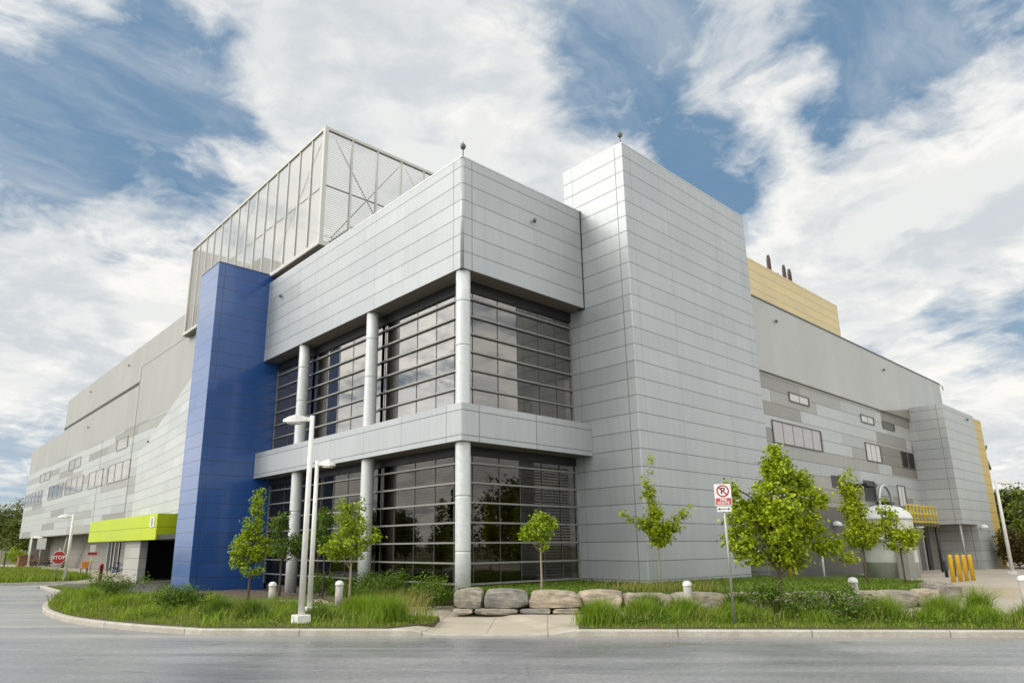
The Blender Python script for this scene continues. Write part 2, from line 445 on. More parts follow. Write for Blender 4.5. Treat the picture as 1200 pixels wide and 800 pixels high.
# kerb, split into cast lengths by its joints
b = MB(); hs = []
for p in kl:
    t = p[0]*EV[0]+p[1]*EV[1]; d = p[0]*NVV[0]+p[1]*NVV[1]-17.2
    if d > 1.0: hs.append(.15)
    elif t > .6 or t < -3.3: hs.append(.15)
    elif t > 0 : hs.append(.035+.115*t/.6)
    elif t < -2.8: hs.append(.035+.115*(-2.8-t)/.5)
    else: hs.append(.035)
kfront = offset(kl, .03*SGN)
for i in range(len(kl)-1):
    j = i+1; h0, h1 = hs[i], hs[j]
    q = [(*kl[i], -.02), (*kl[j], -.02), (*kl[j], h1*.8), (*kl[i], h0*.8), (*kfront[i], h0), (*kfront[j], h1), (*kin[j], h1+.004), (*kin[i], h0+.004), (*kin[j], -.02), (*kin[i], -.02)]
    b.add(q, [(0, 1, 2, 3), (3, 2, 5, 4), (4, 5, 6, 7), (7, 6, 8, 9)])
def kerb_mat():
    t = NT('kerb_cast_concrete'); P = t.pos(); X, Y, Z = t.xyz(P)
    a = t.math('SUBTRACT', t.math('MULTIPLY', X, .689), t.math('MULTIPLY', Y, .7245))
    f = t.math('DIVIDE', a, 3.05); d = t.math('ABSOLUTE', t.math('SUBTRACT', f, t.math('ROUND', f)))
    n = t.noise(P, 2.5, 7, .65); n2 = t.noise(P, 35, 4)
    c = t.mix(t.mrange(n, .35, .7), (.40, .365, .30), (.50, .47, .41))
    c = t.mix(1, c, t.ramp(n2, [(.3, (.8,)*3), (.7, (1.12,)*3)]), 'MULTIPLY')
    c = t.mix(t.mrange(d, .002, .005), (.12, .11, .10), c)
    t.principled(c, .88, 0, t.bump(n2, .3, .01)); return t.mat
structure(b.build('kerb', kerb_mat()))

# pavement base: everything inside the kerb, up to the building
left_back = [(8.1, 44.5), (8.35, 41), (9.2, 33.8), (10.0, 30.4), (11.2, 26.6), (13.2, 25.2), (15.5, 26.0), (16.4, 27)]
base_poly = kin + left_back + [(16.4, 20.), (22, 18), (31, 17), (40, 11), (52, 4), (60, -5)]
zb = []
def base_z(p):
    t = p[0]*EV[0]+p[1]*EV[1]; d = p[0]*NVV[0]+p[1]*NVV[1]-17.2
    return .145
b = MB(); b.prism(base_poly, -.05, .145)
# sloped ramp piece at the dropped kerb is cut by lowering the rim
o = b.build('pavement', M['walk'])
for v in o.data.vertices:
    if v.co.z > .1:
        for i, p in enumerate(kin):
            if abs(p[0]-v.co.x) < 1e-3 and abs(p[1]-v.co.y) < 1e-3: v.co.z = hs[i]-.004
structure(o)
# entry drive of dark pavers between the bed and the building
b = MB()
b.add([(*p, .02) for p in [(7.5, 47), (7.6, 45.2), (8.2, 41), (9.1, 33.8), (9.9, 30.4), (11.1, 26.5), (13.2, 25), (15.7, 25.8), (16.2, 30), (20, 36), (20, 47.4), (13.2, 47.4), (9.6, 50.2)]], [tuple(range(13))])
structure(b.build('entry_drive', M['pavers']))
b = MB(); b.prism([(9.7, 31.), (11.0, 26.9), (13.0, 25.6), (14.6, 26.3), (14.9, 31), (14.5, 34.9), (11.6, 34.9), (10.5, 33.2)], 0, .10)
structure(b.build('mulch_bed', M['mulch']))
# pale walk in front of the canopy, island lawn and building walk on the left
b = MB(); b.prism([(9.6, 50.3), (13.3, 47.5), (17.4, 47.5), (17.4, 118), (13.6, 118), (13.4, 66), (12.9, 56.5), (10.4, 52.6)], -.02, .12)
structure(b.build('building_walk', M['walk']))
isl = [(-40, 60), (-5, 54.2), (6.35, 51.6), (10.1, 51.0), (12.4, 55.5), (12.9, 66), (13.2, 100), (6, 110), (-40, 110)]
b = MB(); b.prism(isl, -.02, .14, 0); structure(b.build('island_lawn', M['turf']))
b = MB()
ik = [(-40, 59.8), (-5, 54.0), (6.35, 51.4), (10.2, 50.75)]
for i in range(len(ik)-1):
    (x0, y0), (x1, y1) = ik[i], ik[i+1]
    b.add([(x0, y0, 0), (x1, y1, 0), (x1, y1, .15), (x0, y0, .15), (x0, y0+.2, .15), (x1, y1+.2, .15)], [(0, 1, 2, 3), (3, 2, 5, 4)])
structure(b.build('island_kerb', M['kerb']))

# planting strips along the kerb (left of the path, right of the path)
def strip(name, ts, d0, d1, z0=.10, z1=.185, mat=M['soil'], extra=()):
    poly = [TD(t, d0)[:2] for t in ts] + list(extra) + [TD(t, d1)[:2] for t in reversed(ts)]
    b = MB(); b.prism(poly, z0, z1); return structure(b.build(name, mat))
nleft = [p for p in kin if (p[0]*EV[0]+p[1]*EV[1]) < -3.4]
nleft = offset(nleft, 0)
bl = nleft[:-2] + [(8.0, 41.3), (8.9, 33.9), (9.6, 30.4), (10.6, 26.8), (12.0, 22.6), (12.4, 20.3), TD(-5.2, 4.0)[:2], TD(-4.2, 3.2)[:2], TD(-3.0, 2.6)[:2], TD(-2.95, 1.2)[:2]]
b = MB(); b.prism(bl, .05, .18); structure(b.build('planting_bed', M['soil']))
b = MB(); b.prism([TD(t, .17)[:2] for t in (.75, 2, 4, 6, 8, 10, 12, 16, 20, 26, 34)]+[TD(t, d)[:2] for t, d in ((34, 1.9), (20, 1.9), (9, 1.9), (8.2, 2.9), (4, 3.0), (1.6, 2.7), (.8, 1.6))], .05, .18); structure(b.build('planting_strip', M['soil']))
# upper bed in front of the glazing, left of the boulders
b = MB(); b.prism([(13.1, 20.6), (14.2, 19.3), (15.7, 18.6), (15.7, 26), (14.6, 26.4), (13.4, 24.6), (12.9, 22.6)], .05, .30); structure(b.build('foundation_bed', M['soil']))
# raised terrace behind the boulder wall
WL = [TD(-2.45, 3.95)[:2], TD(.2, 3.95)[:2], TD(1.5, 4.75)[:2], TD(3.1, 4.8)[:2], TD(5, 4.8)[:2], TD(6.7, 5.1)[:2], TD(8.3, 5.3)[:2], TD(11.7, 6.3)[:2], TD(13.4, 7.6)[:2]]
wi = [(p[0]+NVV[0]*.35, p[1]+NVV[1]*.35) for p in WL]
ter = wi + [(31.5, 9.5), (38, 12.5), (44, 17.9), (33, 18.3), (31, 16.8), (21.8, 18.7), (15.75, 18.75), (15.0, 18.6)]
b = MB(); b.prism(ter, .0, [.66]*len(wi)+[.6, .45, .4, .5, .62, .66, .66, .66]); structure(b.build('terrace', M['turf']))
# service yard slab, its front edge a low wall, falling away to the far block
yard = [(30.6, 7.9), (31.6, 6.2), (33.2, 4.3), (40, -1), (52, 2), (68, 8), (90, 14), (90, 30), (66, 22), (44, 19.5), (36, 13)]
yz = [.50, .50, .50, .45, .32, .2, .05, .05, .2, .35, .47]
b = MB(); b.prism(yard, -.3, yz); structure(b.build('service_yard', M['slab']))

# ================================================================== BUILDING
BL = Vector((14.78, 17.9, 0))
bld = thing('research_building', BL, 'large silver metal-clad building with a blue tower, tall glazing and louvred roof screen', 'building')
X0, Y0, XR, YT = 14.78, 17.9, 21.69, 15.42

def rounded(poly_corner, r=.10, n=8):
    """quarter-round footprint corner at (x,y), going from +y side to +x side (convex to -x,-y)"""
    x, y = poly_corner
    return [(x+r-r*math.cos(a), y+r-r*math.sin(a)) for a in [math.pi/2*k/n for k in range(n+1)]]

# upper cladding volume
b = MB()
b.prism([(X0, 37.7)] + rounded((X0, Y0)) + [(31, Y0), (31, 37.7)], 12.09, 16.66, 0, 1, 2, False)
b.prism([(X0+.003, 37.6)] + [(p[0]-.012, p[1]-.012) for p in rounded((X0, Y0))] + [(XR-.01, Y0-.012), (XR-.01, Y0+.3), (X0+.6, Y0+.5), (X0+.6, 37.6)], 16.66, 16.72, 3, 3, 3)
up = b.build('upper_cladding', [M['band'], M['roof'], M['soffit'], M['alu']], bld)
for p in up.data.polygons:
    n = p.normal
    if abs(n.z) < .2 and min(abs(n.x), abs(n.y)) > .02: p.use_smooth = True
# dark joint where the volume meets the stair tower, dark strip over the glazing
b = MB(); b.box(XR-.05, XR-.004, Y0-.02, Y0+.3, 12.05, 16.73); b.build('joint_strip', M['dark'], bld)
b = MB(); b.box(15.60, 15.75, 18.9, 35.08, 11.64, 12.085); b.box(15.75, XR-.005, 18.72, 18.86, 11.64, 12.085); b.build('glazing_head', M['dark'], bld)
# spandrel band
b = MB()
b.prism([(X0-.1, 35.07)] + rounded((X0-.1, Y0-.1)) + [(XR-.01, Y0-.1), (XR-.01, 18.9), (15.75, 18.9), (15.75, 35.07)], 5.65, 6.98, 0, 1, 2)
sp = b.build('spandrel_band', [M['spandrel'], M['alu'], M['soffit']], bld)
b = MB(); b.box(15.58, 15.72, 18.95, 35.06, 5.32, 5.645); b.box(15.72, XR-.008, 18.72, 18.88, 5.32, 5.645); b.build('glazing_head', M['dark'], bld)
# columns
for cx, cy in ((15.10, 18.22), (15.10, 24.45), (15.10, 30.85)):
    b = MB(); r = .27
    prof = [(r, 0)]
    for zj in (1.9, 3.75, 9.15, 10.85):
        prof += [(r, zj-.05), (r, zj-.014), (r-.015, zj-.012), (r-.015, zj+.012), (r, zj+.014), (r, zj+.05)]
    prof += [(r, 12.08)]
    b.lathe((cx, cy, .02), prof, 28)
    b.build('column', M['column'], bld)
# glazing: per bay and storey a window with panes and blinds
railsU = [Z0+ZP*k for k in (9, 10, 11, 12, 13, 14, 15)]
railsL = [Z0+ZP*k for k in (0, 1, 2, 3, 4, 5, 6)]
baysL = [(18.86, 24.4, [19.4, 20.55, 21.85, 23.2, 24.2]), (24.4, 30.8, [25.7, 26.95, 28.2, 29.4, 30.6]), (30.8, 35.05, [32.0, 33.3, 34.9])]
def blind_slats(x0, x1, y0, y1, z0, z1, pitch=.115):
    b = MB(); z = z0
    while z < z1:
        b.box(x0, x1, y0, y1, z, z+pitch*.5); z += pitch
    return b
for z0, z1, rails, gm, low in ((6.99, 11.64, railsU, 'glass_up', False), (.34, 5.32, railsL, 'glass', True)):
    for i, (ya, yb, ms) in enumerate(baysL):
        b = MB()
        for z in rails: b.box(15.555, 15.70, ya+.03, yb-.03, z-.03, z+.03)
        for y in ms: b.box(15.64, 15.69, y-.012, y+.012, z0, z1, 1)
        b.box(15.60, 15.74, ya-.03, ya+.03, z0, z1); b.box(15.60, 15.74, yb-.03, yb+.03, z0, z1)
        w = b.build('window', [M['rail'] if low else M['mull'], M['dgrey']], bld)
        g = MB(); g.box(15.655, 15.675, ya+.03, yb-.03, z0, z1); g.build('pane', M['glass_w' if gm == 'glass_up' else gm], w)
        if low or i == 2: blind_slats(15.95, 15.985, ya+.05, yb-.05, z0+.1, z1-.05).build('blind', M['blind'], w)
    b = MB()
    for z in rails: b.box(15.72, XR-.06, 18.685, 18.82, z-.03, z+.03)
    for x in (16.04, 17.34, 18.42, 19.66, 20.7): b.box(x-.012, x+.012, 18.77, 18.815, z0, z1, 1)
    b.box(15.69, 15.75, 18.70, 18.85, z0, z1); b.box(XR-.065, XR-.005, 18.70, 18.85, z0, z1)
    w = b.build('window', [M['rail'], M['dgrey']], bld)
    g = MB(); g.box(15.76, XR-.07, 18.785, 18.805, z0, z1); g.build('pane', M[gm], w)
    blind_slats(15.95, XR-.1, 19.1, 19.135, z0+.1, z1-.05).build('blind', M['blind'], w)
    if low:
        y = MB(); y.box(16.1, 18.5, 19.0, 19.06, 2.42, 2.88); y.build('yellow_panel', M['yel'], w)
# interior behind the glass
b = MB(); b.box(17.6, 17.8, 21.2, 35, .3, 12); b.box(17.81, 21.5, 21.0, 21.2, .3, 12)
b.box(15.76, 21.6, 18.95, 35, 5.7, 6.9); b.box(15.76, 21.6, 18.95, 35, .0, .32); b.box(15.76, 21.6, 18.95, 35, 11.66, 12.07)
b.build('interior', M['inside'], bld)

em = NT('ceiling_light'); eb = em.new('Emission'); eb.inputs[0].default_value = (1, .93, .80, 1); eb.inputs[1].default_value = 2.5; em.l.new(eb.outputs[0], em.out.inputs[0])
for lx, ly, lz in ((16.9, 26.4, 11.3), (16.9, 29.3, 9.6)):
    b = MB(); b.box(lx-.1, lx+.1, ly-.35, ly+.35, lz, lz+.06); b.build('ceiling_light', em.mat, bld)
# stair tower with a recess cut at the foot of its far corner
b = MB()
b.prism([(XR, 18.82)] + rounded((XR, YT), .05) + [(32.1, YT), (32.1, 18.82)], 3.4, 18.98, 0, 1, 2)
b.prism([(XR, 18.82)] + rounded((XR, YT), .05) + [(29.3, YT), (29.3, 18.82)], .0, 3.4, 0, 1, 2)
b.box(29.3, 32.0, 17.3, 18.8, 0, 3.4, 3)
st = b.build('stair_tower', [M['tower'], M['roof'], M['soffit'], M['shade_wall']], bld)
b = MB(); b.prism([(XR-.012, 18.83)] + [(p[0]-.012, p[1]-.012) for p in rounded((XR, YT), .05)] + [(32.11, YT-.012), (32.11, 18.83)], 18.98, 19.03)
b.build('tower_coping', M['alu'], bld)
# blue tower
b = MB(); b.prism([(11.88, 35.1), (X0+.9, 35.1), (X0+.9, 37.75), (11.88, 37.75)], .03, 17.2, 0, 1)
b.build('blue_tower', [M['blue'], M['roof']], bld)
b = MB(); b.prism([(11.865, 35.085), (14.75, 35.085), (14.75, 37.76), (11.865, 37.76)], 17.2, 17.24); b.build('blue_coping', M['blue'], bld)

# left wing
XW = 15.3
b = MB()
b.prism([(XW, 37.76), (38, 37.76), (38, 92.6), (XW, 92.6)], 12.25, 19.4, 0, 1, 0)
b.prism([(XW, 92.6), (38, 92.6), (38, 113.5), (XW, 113.5)], 12.25, 15.6, 0, 1, 0)
b.build('wing_upper_cladding', [M['ribbed_l'], M['roof']], bld)
b = MB(); b.prism([(XW+.004, 37.8), (37.9, 37.8), (37.9, 113.6), (XW+.004, 113.6)], 3.58, 12.25, 0, 0, 1)
b.build('wing_lower_cladding', [M['mosaic_l'], M['soffit']], bld)
b = MB(); b.box(XW-.06, XW+.05, 62.1, 92.5, 15.82, 16.04); b.build('shadow_gap', M['dark'], bld)
b = MB(); b.box(XW-.03, XW+.05, 61.9, 62.06, 3.8, 17.4); b.build('joint_strip', M['ribbed_l'], bld)
b = MB(); b.box(XW-.02, XW+.05, 72.6, 72.68, 3.8, 12.2); b.build('joint_strip', M['mosaic_l'], bld)
b = MB(); b.box(XW-.02, XW+.05, 48.5, 62.0, 17.33, 17.41); b.build('joint_strip', M['ribbed_l'], bld)
# folded white facet near the blue tower
b = MB()
A0, A1 = (XW-.02, 59.6, 4.3), (XW-.02, 59.8, 9.6); B0, B1 = (XW-1.83, 42.5, 4.14), (XW-1.55, 42.5, 13.1)
b.add([A0, B0, B1, A1, (XW+.02, 42.5, 13.1), (XW+.02, 42.5, 4.14), (XW+.02, 59.8, 9.7), (XW+.02, 59.6, 4.2)], [(0, 1, 2, 3), (3, 2, 4, 6), (1, 5, 4, 2), (0, 7, 5, 1), (0, 3, 6, 7)])
b.build('white_facet', M['facet'], bld)
# wing windows (centre rows) on the wing face
for (ya, yb, za, zb_) in ((63.6, 67.1, 10.55, 11.6), (81.2, 86.9, 10.5, 11.6), (61.9, 69.0, 7.8, 9.45), (70.9, 76.4, 7.8, 9.45), (78.9, 87.2, 7.85, 9.5), (88.7, 96.8, 7.8, 9.45), (100.9, 113.2, 7.7, 9.4), (97.5, 104, 10.4, 11.5)):
    b = MB(); t = .075
    b.box(XW-.05, XW+.05, ya, yb, za, za+t); b.box(XW-.05, XW+.05, ya, yb, zb_-t, zb_)
    b.box(XW-.05, XW+.05, ya, ya+t*1.6, za+t, zb_-t); b.box(XW-.05, XW+.05, yb-t*1.6, yb, za+t, zb_-t)
    w = b.build('window', M['wframe'], bld)
    g = MB(); g.box(XW-.02, XW-.006, ya+.17, yb-.17, za+t, zb_-t); g.build('pane', M['glass_l'], w)
    # planting standing on the inner sill shows as mullions here
    n = max(1, int((yb-ya)/2.2))
    for i in range(1, n):
        y = ya+(yb-ya)*i/n; k = MB(); k.box(XW-.045, XW+.01, y-.04, y+.04, za+t, zb_-t); k.build('mullion', M['wframe'], w)
# ground floor of the wing, set back under the overhang
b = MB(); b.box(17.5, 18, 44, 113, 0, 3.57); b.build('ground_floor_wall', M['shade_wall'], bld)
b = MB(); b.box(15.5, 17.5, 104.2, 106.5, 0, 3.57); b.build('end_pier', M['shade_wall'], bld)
b = MB(); b.tube([(16.4, 89.5, .1), (15.9, 85.2, 3.6)], .22, 12); b.build('raking_strut', M['conc'], bld)
for ya, yb in ((73.4, 74.6), (70.9, 72.1)):
    b = MB(); b.box(17.40, 17.52, ya, yb, .12, 3.5); d = b.build('door', M['dark'], bld)
    b = MB(); b.box(17.36, 17.41, ya-.18, ya, .12, 3.5); b.box(17.36, 17.41, yb, yb+.18, .12, 3.5); b.build('frame', M['alu'], d)
b = MB(); b.box(17.44, 17.52, 63.4, 66.2, 1.2, 1.75); b.build('wall_vent', M['dgrey'], bld)
# lime canopy, pier and the dark drive-through
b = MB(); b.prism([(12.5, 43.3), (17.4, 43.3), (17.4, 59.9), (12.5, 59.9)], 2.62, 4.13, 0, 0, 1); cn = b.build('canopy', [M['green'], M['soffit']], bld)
b = MB(); b.box(12.45, 12.498, 43.7, 44.5, 3.35, 3.95, 0); b.box(12.435, 12.449, 43.95, 44.25, 3.42, 3.88, 1); b.build('sign_plate', [M['white'], M['galv']], cn)
b = MB(); b.box(12.9, 13.35, 47.6, 51.0, 0, 2.62); b.build('pier', M['pierm'], bld)
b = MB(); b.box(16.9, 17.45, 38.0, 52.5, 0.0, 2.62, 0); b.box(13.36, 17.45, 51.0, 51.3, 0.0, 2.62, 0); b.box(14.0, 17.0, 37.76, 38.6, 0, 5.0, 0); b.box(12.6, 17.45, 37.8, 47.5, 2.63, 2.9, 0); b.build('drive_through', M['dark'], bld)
b = MB(); b.box(16.78, 16.9, 41.0, 42.6, .05, 2.4); d = b.build('door', M['dgrey'], bld)

# right wing: flush ribbed fascia over the mosaic wall, far block standing forward of it
b = MB()
pl_ = [(32.11, 10.82), (56.5, 10.82), (64.4, 10.82), (64.4, 14.82), (32.11, 14.82)]
v = [(x, y, z) for y in (15.76, 18.6) for x, z in pl_]
b.add(v, [(0, 1, 2, 3, 4), (9, 8, 7, 6, 5)]+[(i, 5+i, 5+(i+1) % 5, (i+1) % 5) for i in range(5)])
b.box(32.11, 64.45, 15.72, 15.9, 14.82, 14.90, 1)
b.build('fascia', [M['ribbed'], M['dgrey']], bld)
YW = 15.9
b = MB(); b.box(32.0, 56.0, YW, 24, -.1, 10.815); b.build('mosaic_wall', M['mosaic_r'], bld)
def win(x0, x1, z0, z1, mat, n=1, fr=M['dgrey'], t=.06):
    b = MB()
    b.box(x0, x1, YW-.05, YW+.05, z0, z0+t); b.box(x0, x1, YW-.05, YW+.05, z1-t, z1)
    b.box(x0, x0+t, YW-.05, YW+.05, z0+t, z1-t); b.box(x1-t*1.8, x1, YW-.07, YW+.05, z0+t, z1-t)
    w = b.build('window', fr, bld)
    g = MB(); g.box(x0+t, x1-t*1.8, YW-.02, YW-.006, z0+t, z1-t); g.build('pane', mat, w)
    if n > 1:
        for i in range(1, n):
            x = x0+(x1-x0)*i/n; k = MB(); k.box(x-.025, x+.025, YW-.04, YW+.01, z0+t, z1-t); k.build('mullion', M['mull'], w)
M['shutter'] = simple('pale_shutter', (.46, .44, .44), .5, .2)
M['curtain'] = simple('white_curtain', (.62, .61, .60), .8)
win(36.19, 38.65, 9.61, 10.14, M['curtain'], 2)
win(33.82, 39.71, 7.12, 8.34, M['shutter'], 5)
win(46.21, 48.4, 9.61, 10.14, M['curtain'], 2)
win(46.29, 48.84, 7.15, 8.34, M['curtain'], 3)
win(52.71, 55.25, 7.15, 8.34, M['glass'], 2)
win(49.98, 52.18, 9.61, 10.14, M['dgrey'], 1)
win(45.15, 46.91, 4.6, 5.88, M['dark'], 1)
win(50.95, 52.36, 4.43, 5.88, M['curtain'], 2)
win(40.41, 41.64, 5.17, 5.88, M['dark'], 1)
for x0, x1, z0, z1 in ((48.86, 52.69, 7.14, 8.37), (49.98, 52.27, 10.15, 10.84), (52.36, 55.52, 10.09, 10.84), (50.51, 55.52, 6.52, 7.13), (55.3, 55.5, 7.14, 8.95)):
    b = MB(); b.box(x0, x1, YW-.012, YW+.02, z0, z1); b.build('dark_patch', M['shade_wall'], bld)  # dark panels set in the mosaic wall
b = MB(); b.add([(50.0, 15.745, 10.82), (55.48, 15.745, 10.82), (55.48, 15.745, 11.55), (55.48, 15.76, 10.82), (50.0, 15.76, 10.82), (55.48, 15.76, 11.55)], [(0, 1, 2), (5, 3, 4), (0, 2, 5, 4)]); b.build('dark_patch', M['shade_wall'], bld)  # dark triangle laid on the fascia's lower edge beside the end block
b = MB(); b.box(43.4, 45.06, 15.11, YW, 5.39, 5.53); b.build('door_hood', M['dark'], bld)
b = MB(); b.box(46.82, 47.79, 15.2, YW, 4.43, 4.6); b.build('door_hood', M['dark'], bld)
b = MB(); b.box(32.05, 50.07, YW-.03, YW+.02, -.1, 4.08); b.build('service_wall', M['dgrey'], bld)
# far block, cantilevered at its near corner
b = MB()
b.prism([(55.52, 13.62), (63.25, 13.62), (63.25, 24), (55.52, 24)], 3.33, 11.69, 0, 1, 2)
b.prism([(59.03, 13.62), (63.25, 13.62), (63.25, 24), (59.03, 24)], -.1, 3.33, 0, 1, 2)
b.build('end_block', [M['block'], M['roof'], M['soffit']], bld)
b = MB(); b.prism([(63.25, 13.62), (65.3, 13.62), (65.3, 24), (63.25, 24)], -.1, 11.54, 0, 1); b.build('gold_end', [M['gold'], M['roof']], bld)
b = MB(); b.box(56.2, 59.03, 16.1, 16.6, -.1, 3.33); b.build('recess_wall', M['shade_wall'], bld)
b = MB(); b.box(52.9, 54.1, 15.78, 15.89, .1, 2.9, 0); d = b.build('door', M['dgrey'], bld)
b = MB(); b.box(52.75, 52.9, 15.74, 15.88, .1, 3.0); b.box(54.1, 54.25, 15.74, 15.88, .1, 3.0); b.build('frame', M['alu'], d)
b = MB(); b.box(54.7, 55.5, 15.75, 15.89, .1, 3.3); b.build('dark_doorway', M['black'], bld)
b = MB(); b.tube([(55.62, 13.84, 0.1), (55.62, 13.84, 3.34)], .08, 10); b.build('post', M['galv'], bld)
# yellow roof volume and stacks
b = MB(); b.prism([(36, 21), (59.3, 21), (59.3, 30), (36, 30)], 14.6, 22.0, 0, 1); b.build('yellow_penthouse', [M['yellow'], M['roof']], bld)
for x, zt, r in ((51.6, 25.1, .13), (53.0, 23.9, .12), (54.3, 25.0, .12), (55.3, 24.9, .13)):
    b = MB(); b.lathe((x, 23.0, 21.9), [(r, 0), (r, zt-23.6), (r*1.3, zt-23.5), (r*1.25, zt-22.3), (r*.8, zt-21.9)], 14)
    b.build('exhaust_stack', M['rust'], bld)
# rooftop louvred screen
scr = [(14.95, 29.6), (14.95, 49.9), (30.0, 49.9), (30.0, 29.6)]
ZB, ZT = 17.38, 24.0
b = MB()
b.box(14.80, 15.5, 29.45, 50.05, ZB-.22, ZB); b.box(15.5, 30.1, 29.45, 30.1, ZB-.22, ZB)
b.box(14.87, 15.03, 29.52, 49.98, ZT-.08, ZT+.08); b.box(15.03, 30.08, 29.52, 29.68, ZT-.08, ZT+.08)
b.box(29.92, 30.08, 29.68, 49.98, ZT-.08, ZT+.08); b.box(15.03, 29.92, 49.82, 49.98, ZT-.08, ZT+.08)
b.box(15.06, 15.12, 29.7, 49.8, 20.7, 20.75)
b.box(15.1, 29.9, 29.71, 29.77, 20.7, 20.75)
fr = b.build('screen_frame', M['screen'], bld)
b = MB(); b.box(14.82, 15.6, 29.47, 50.0, ZB-.26, ZB-.221); b.build('screen_soffit', M['soffit'], bld)
ys = [29.6+k*20.3/14 for k in range(15)]
for y in ys:
    b = MB(); r = .11 if y == ys[0] or y == ys[-1] else .055
    b.box(14.95-r, 14.95+r, y-r, y+r, ZB, ZT-.08); b.build('screen_post', M['screen'], bld)
for k in range(1, 10):
    x = 14.95+k*1.62
    b = MB(); b.box(x-.055, x+.055, 29.545, 29.655, ZB, ZT-.08); b.build('screen_post', M['screen'], bld)
def louvres(axis, c, a0, a1, sgn, h=.068):
    b = MB(); z = ZB+.06
    while z < ZT-.12:
        if axis == 'x':   # runs along y on plane x=c
            b.add([(c-.01*sgn, a0, z), (c-.01*sgn, a1, z), (c+.035*sgn, a1, z+h), (c+.035*sgn, a0, z+h), (c-.01*sgn, a0, z+.012), (c-.01*sgn, a1, z+.012), (c+.035*sgn, a1, z+h+.012), (c+.035*sgn, a0, z+h+.012)],
                  [(0, 1, 2, 3), (7, 6, 5, 4), (0, 4, 5, 1), (2, 6, 7, 3)])
        else:
            b.add([(a0, c-.01*sgn, z), (a1, c-.01*sgn, z), (a1, c+.035*sgn, z+h), (a0, c+.035*sgn, z+h), (a0, c-.01*sgn, z+.012), (a1, c-.01*sgn, z+.012), (a1, c+.035*sgn, z+h+.012), (a0, c+.035*sgn, z+h+.012)],
                  [(0, 1, 2, 3), (7, 6, 5, 4), (0, 4, 5, 1), (2, 6, 7, 3)])
        z += .13
    return b
louvres('x', 14.95, 29.7, 49.8, 1, .112).build('louvre_panel', M['screen'], bld)
louvres('y', 29.6, 15.05, 29.9, 1).build('louvre_panel', M['screen'], bld)
louvres('x', 30.0, 29.7, 49.8, -1).build('louvre_panel', M['screen'], bld)
louvres('y', 49.9, 15.05, 29.9, -1, .085).build('louvre_panel', M['screen'], bld)
def brace(p, q): 
    b = MB(); b.tube([p, q], .03, 6); b.build('brace', M['screen'], bld)
for y in (31, 40): brace((15.4, y, 23.9), (15.4, y+5.5, 18))
for x in (15.8, 20.5, 25.2): brace((x, 30.1, 23.9), (x+4.2, 30.1, 18)); brace((x, 30.1, 18), (x+4.2, 30.1, 23.9))
for y in (41,): brace((15.2, y, 23.8), (29.8, y, 23.8))
b = MB(); b.box(18.5, 27, 33.5, 47, 16.7, 20.6); b.box(19.5, 24, 34.5, 38, 20.6, 21.6); b.lathe((21.5, 42.5, 20.6), [(1.4, 0), (1.4, .9), (1.1, 1.1)], 20); b.build('roof_plant', M['galv'], bld)
# lights and small fixtures fixed to the walls
def mast(x, y, z):
    b = MB(); b.tube([(x, y, z), (x, y, z+.75)], .02, 6); b.lathe((x, y, z+.42), [(.05, 0), (.10, .06), (.11, .16), (.05, .24)], 10); b.tube([(x-.13, y, z+.62), (x+.13, y, z+.62)], .012, 5)
    b.build('weather_mast', M['dgrey'], bld)
mast(14.95, 18.05, 16.7); mast(21.85, 15.6, 19.0)
def camera_unit(p, n):
    p = Vector(p); n = Vector(n); b = MB()
    b.tube([p, p+n*.10], .02, 6); q = p+n*.12; b.tube([q-Vector((0, 0, .08)), q+Vector((0, 0, .06))], [.06, .07], 10)
    b.build('wall_fixture', M['dgrey'], bld)
camera_unit((18.6, Y0, 15.2), (0, -1, 0)); camera_unit((X0, 33.3, 15.4), (-1, 0, 0))
for p in ((35.2, 15.76, 13.9), (51.2, 15.76, 13.85)): camera_unit(p, (0, -1, 0))
camera_unit((61.0, 13.62, 11.15), (0, -1, 0))
for p in ((XW, 66.0, 18.3), (XW, 79.5, 14.4), (XW, 80.6, 18.4), (XW-.7, 54.5, 9.9)): camera_unit(p, (-1, 0, 0))
for p in ((28.0, YT, 3.2), (59.7, 13.58, 3.2), (39.9, YW-.03, 3.15), (53.5, YW-.05, 3.2)):
    b = MB(); b.lathe((p[0], p[1]-.18, p[2]-.12), [(.26, 0), (.26, .06), (.2, .2), (.05, .27)], 16); b.box(p[0]-.1, p[0]+.1, p[1]-.16, p[1], p[2]-.1, p[2]+.06)
    b.build('wall_light', M['white'], bld)
b = MB(); b.box(27.9, 28.4, YT-.12, YT, 2.02, 2.12); b.build('wall_fixture', M['dgrey'], bld)
# roof corner rail with flag-like fixture on the far block
b = MB(); b.tube([(64.0, 16.0, 14.8), (64.0, 16.0, 15.05), (66.2, 16.0, 14.95), (66.2, 16.0, 14.65)], .04, 6); b.build('roof_davit', M['galv'], bld)
# leaf-like flags on the gold end
for z, tz in ((9.4, .5), (8.1, -.9)):
    b = MB(); b.obox((65.75, 13.7, z), (.35, 0, tz*.35), (0, .06, 0), (.05, 0, .10)); b.build('end_bracket', M['dgrey'], bld)

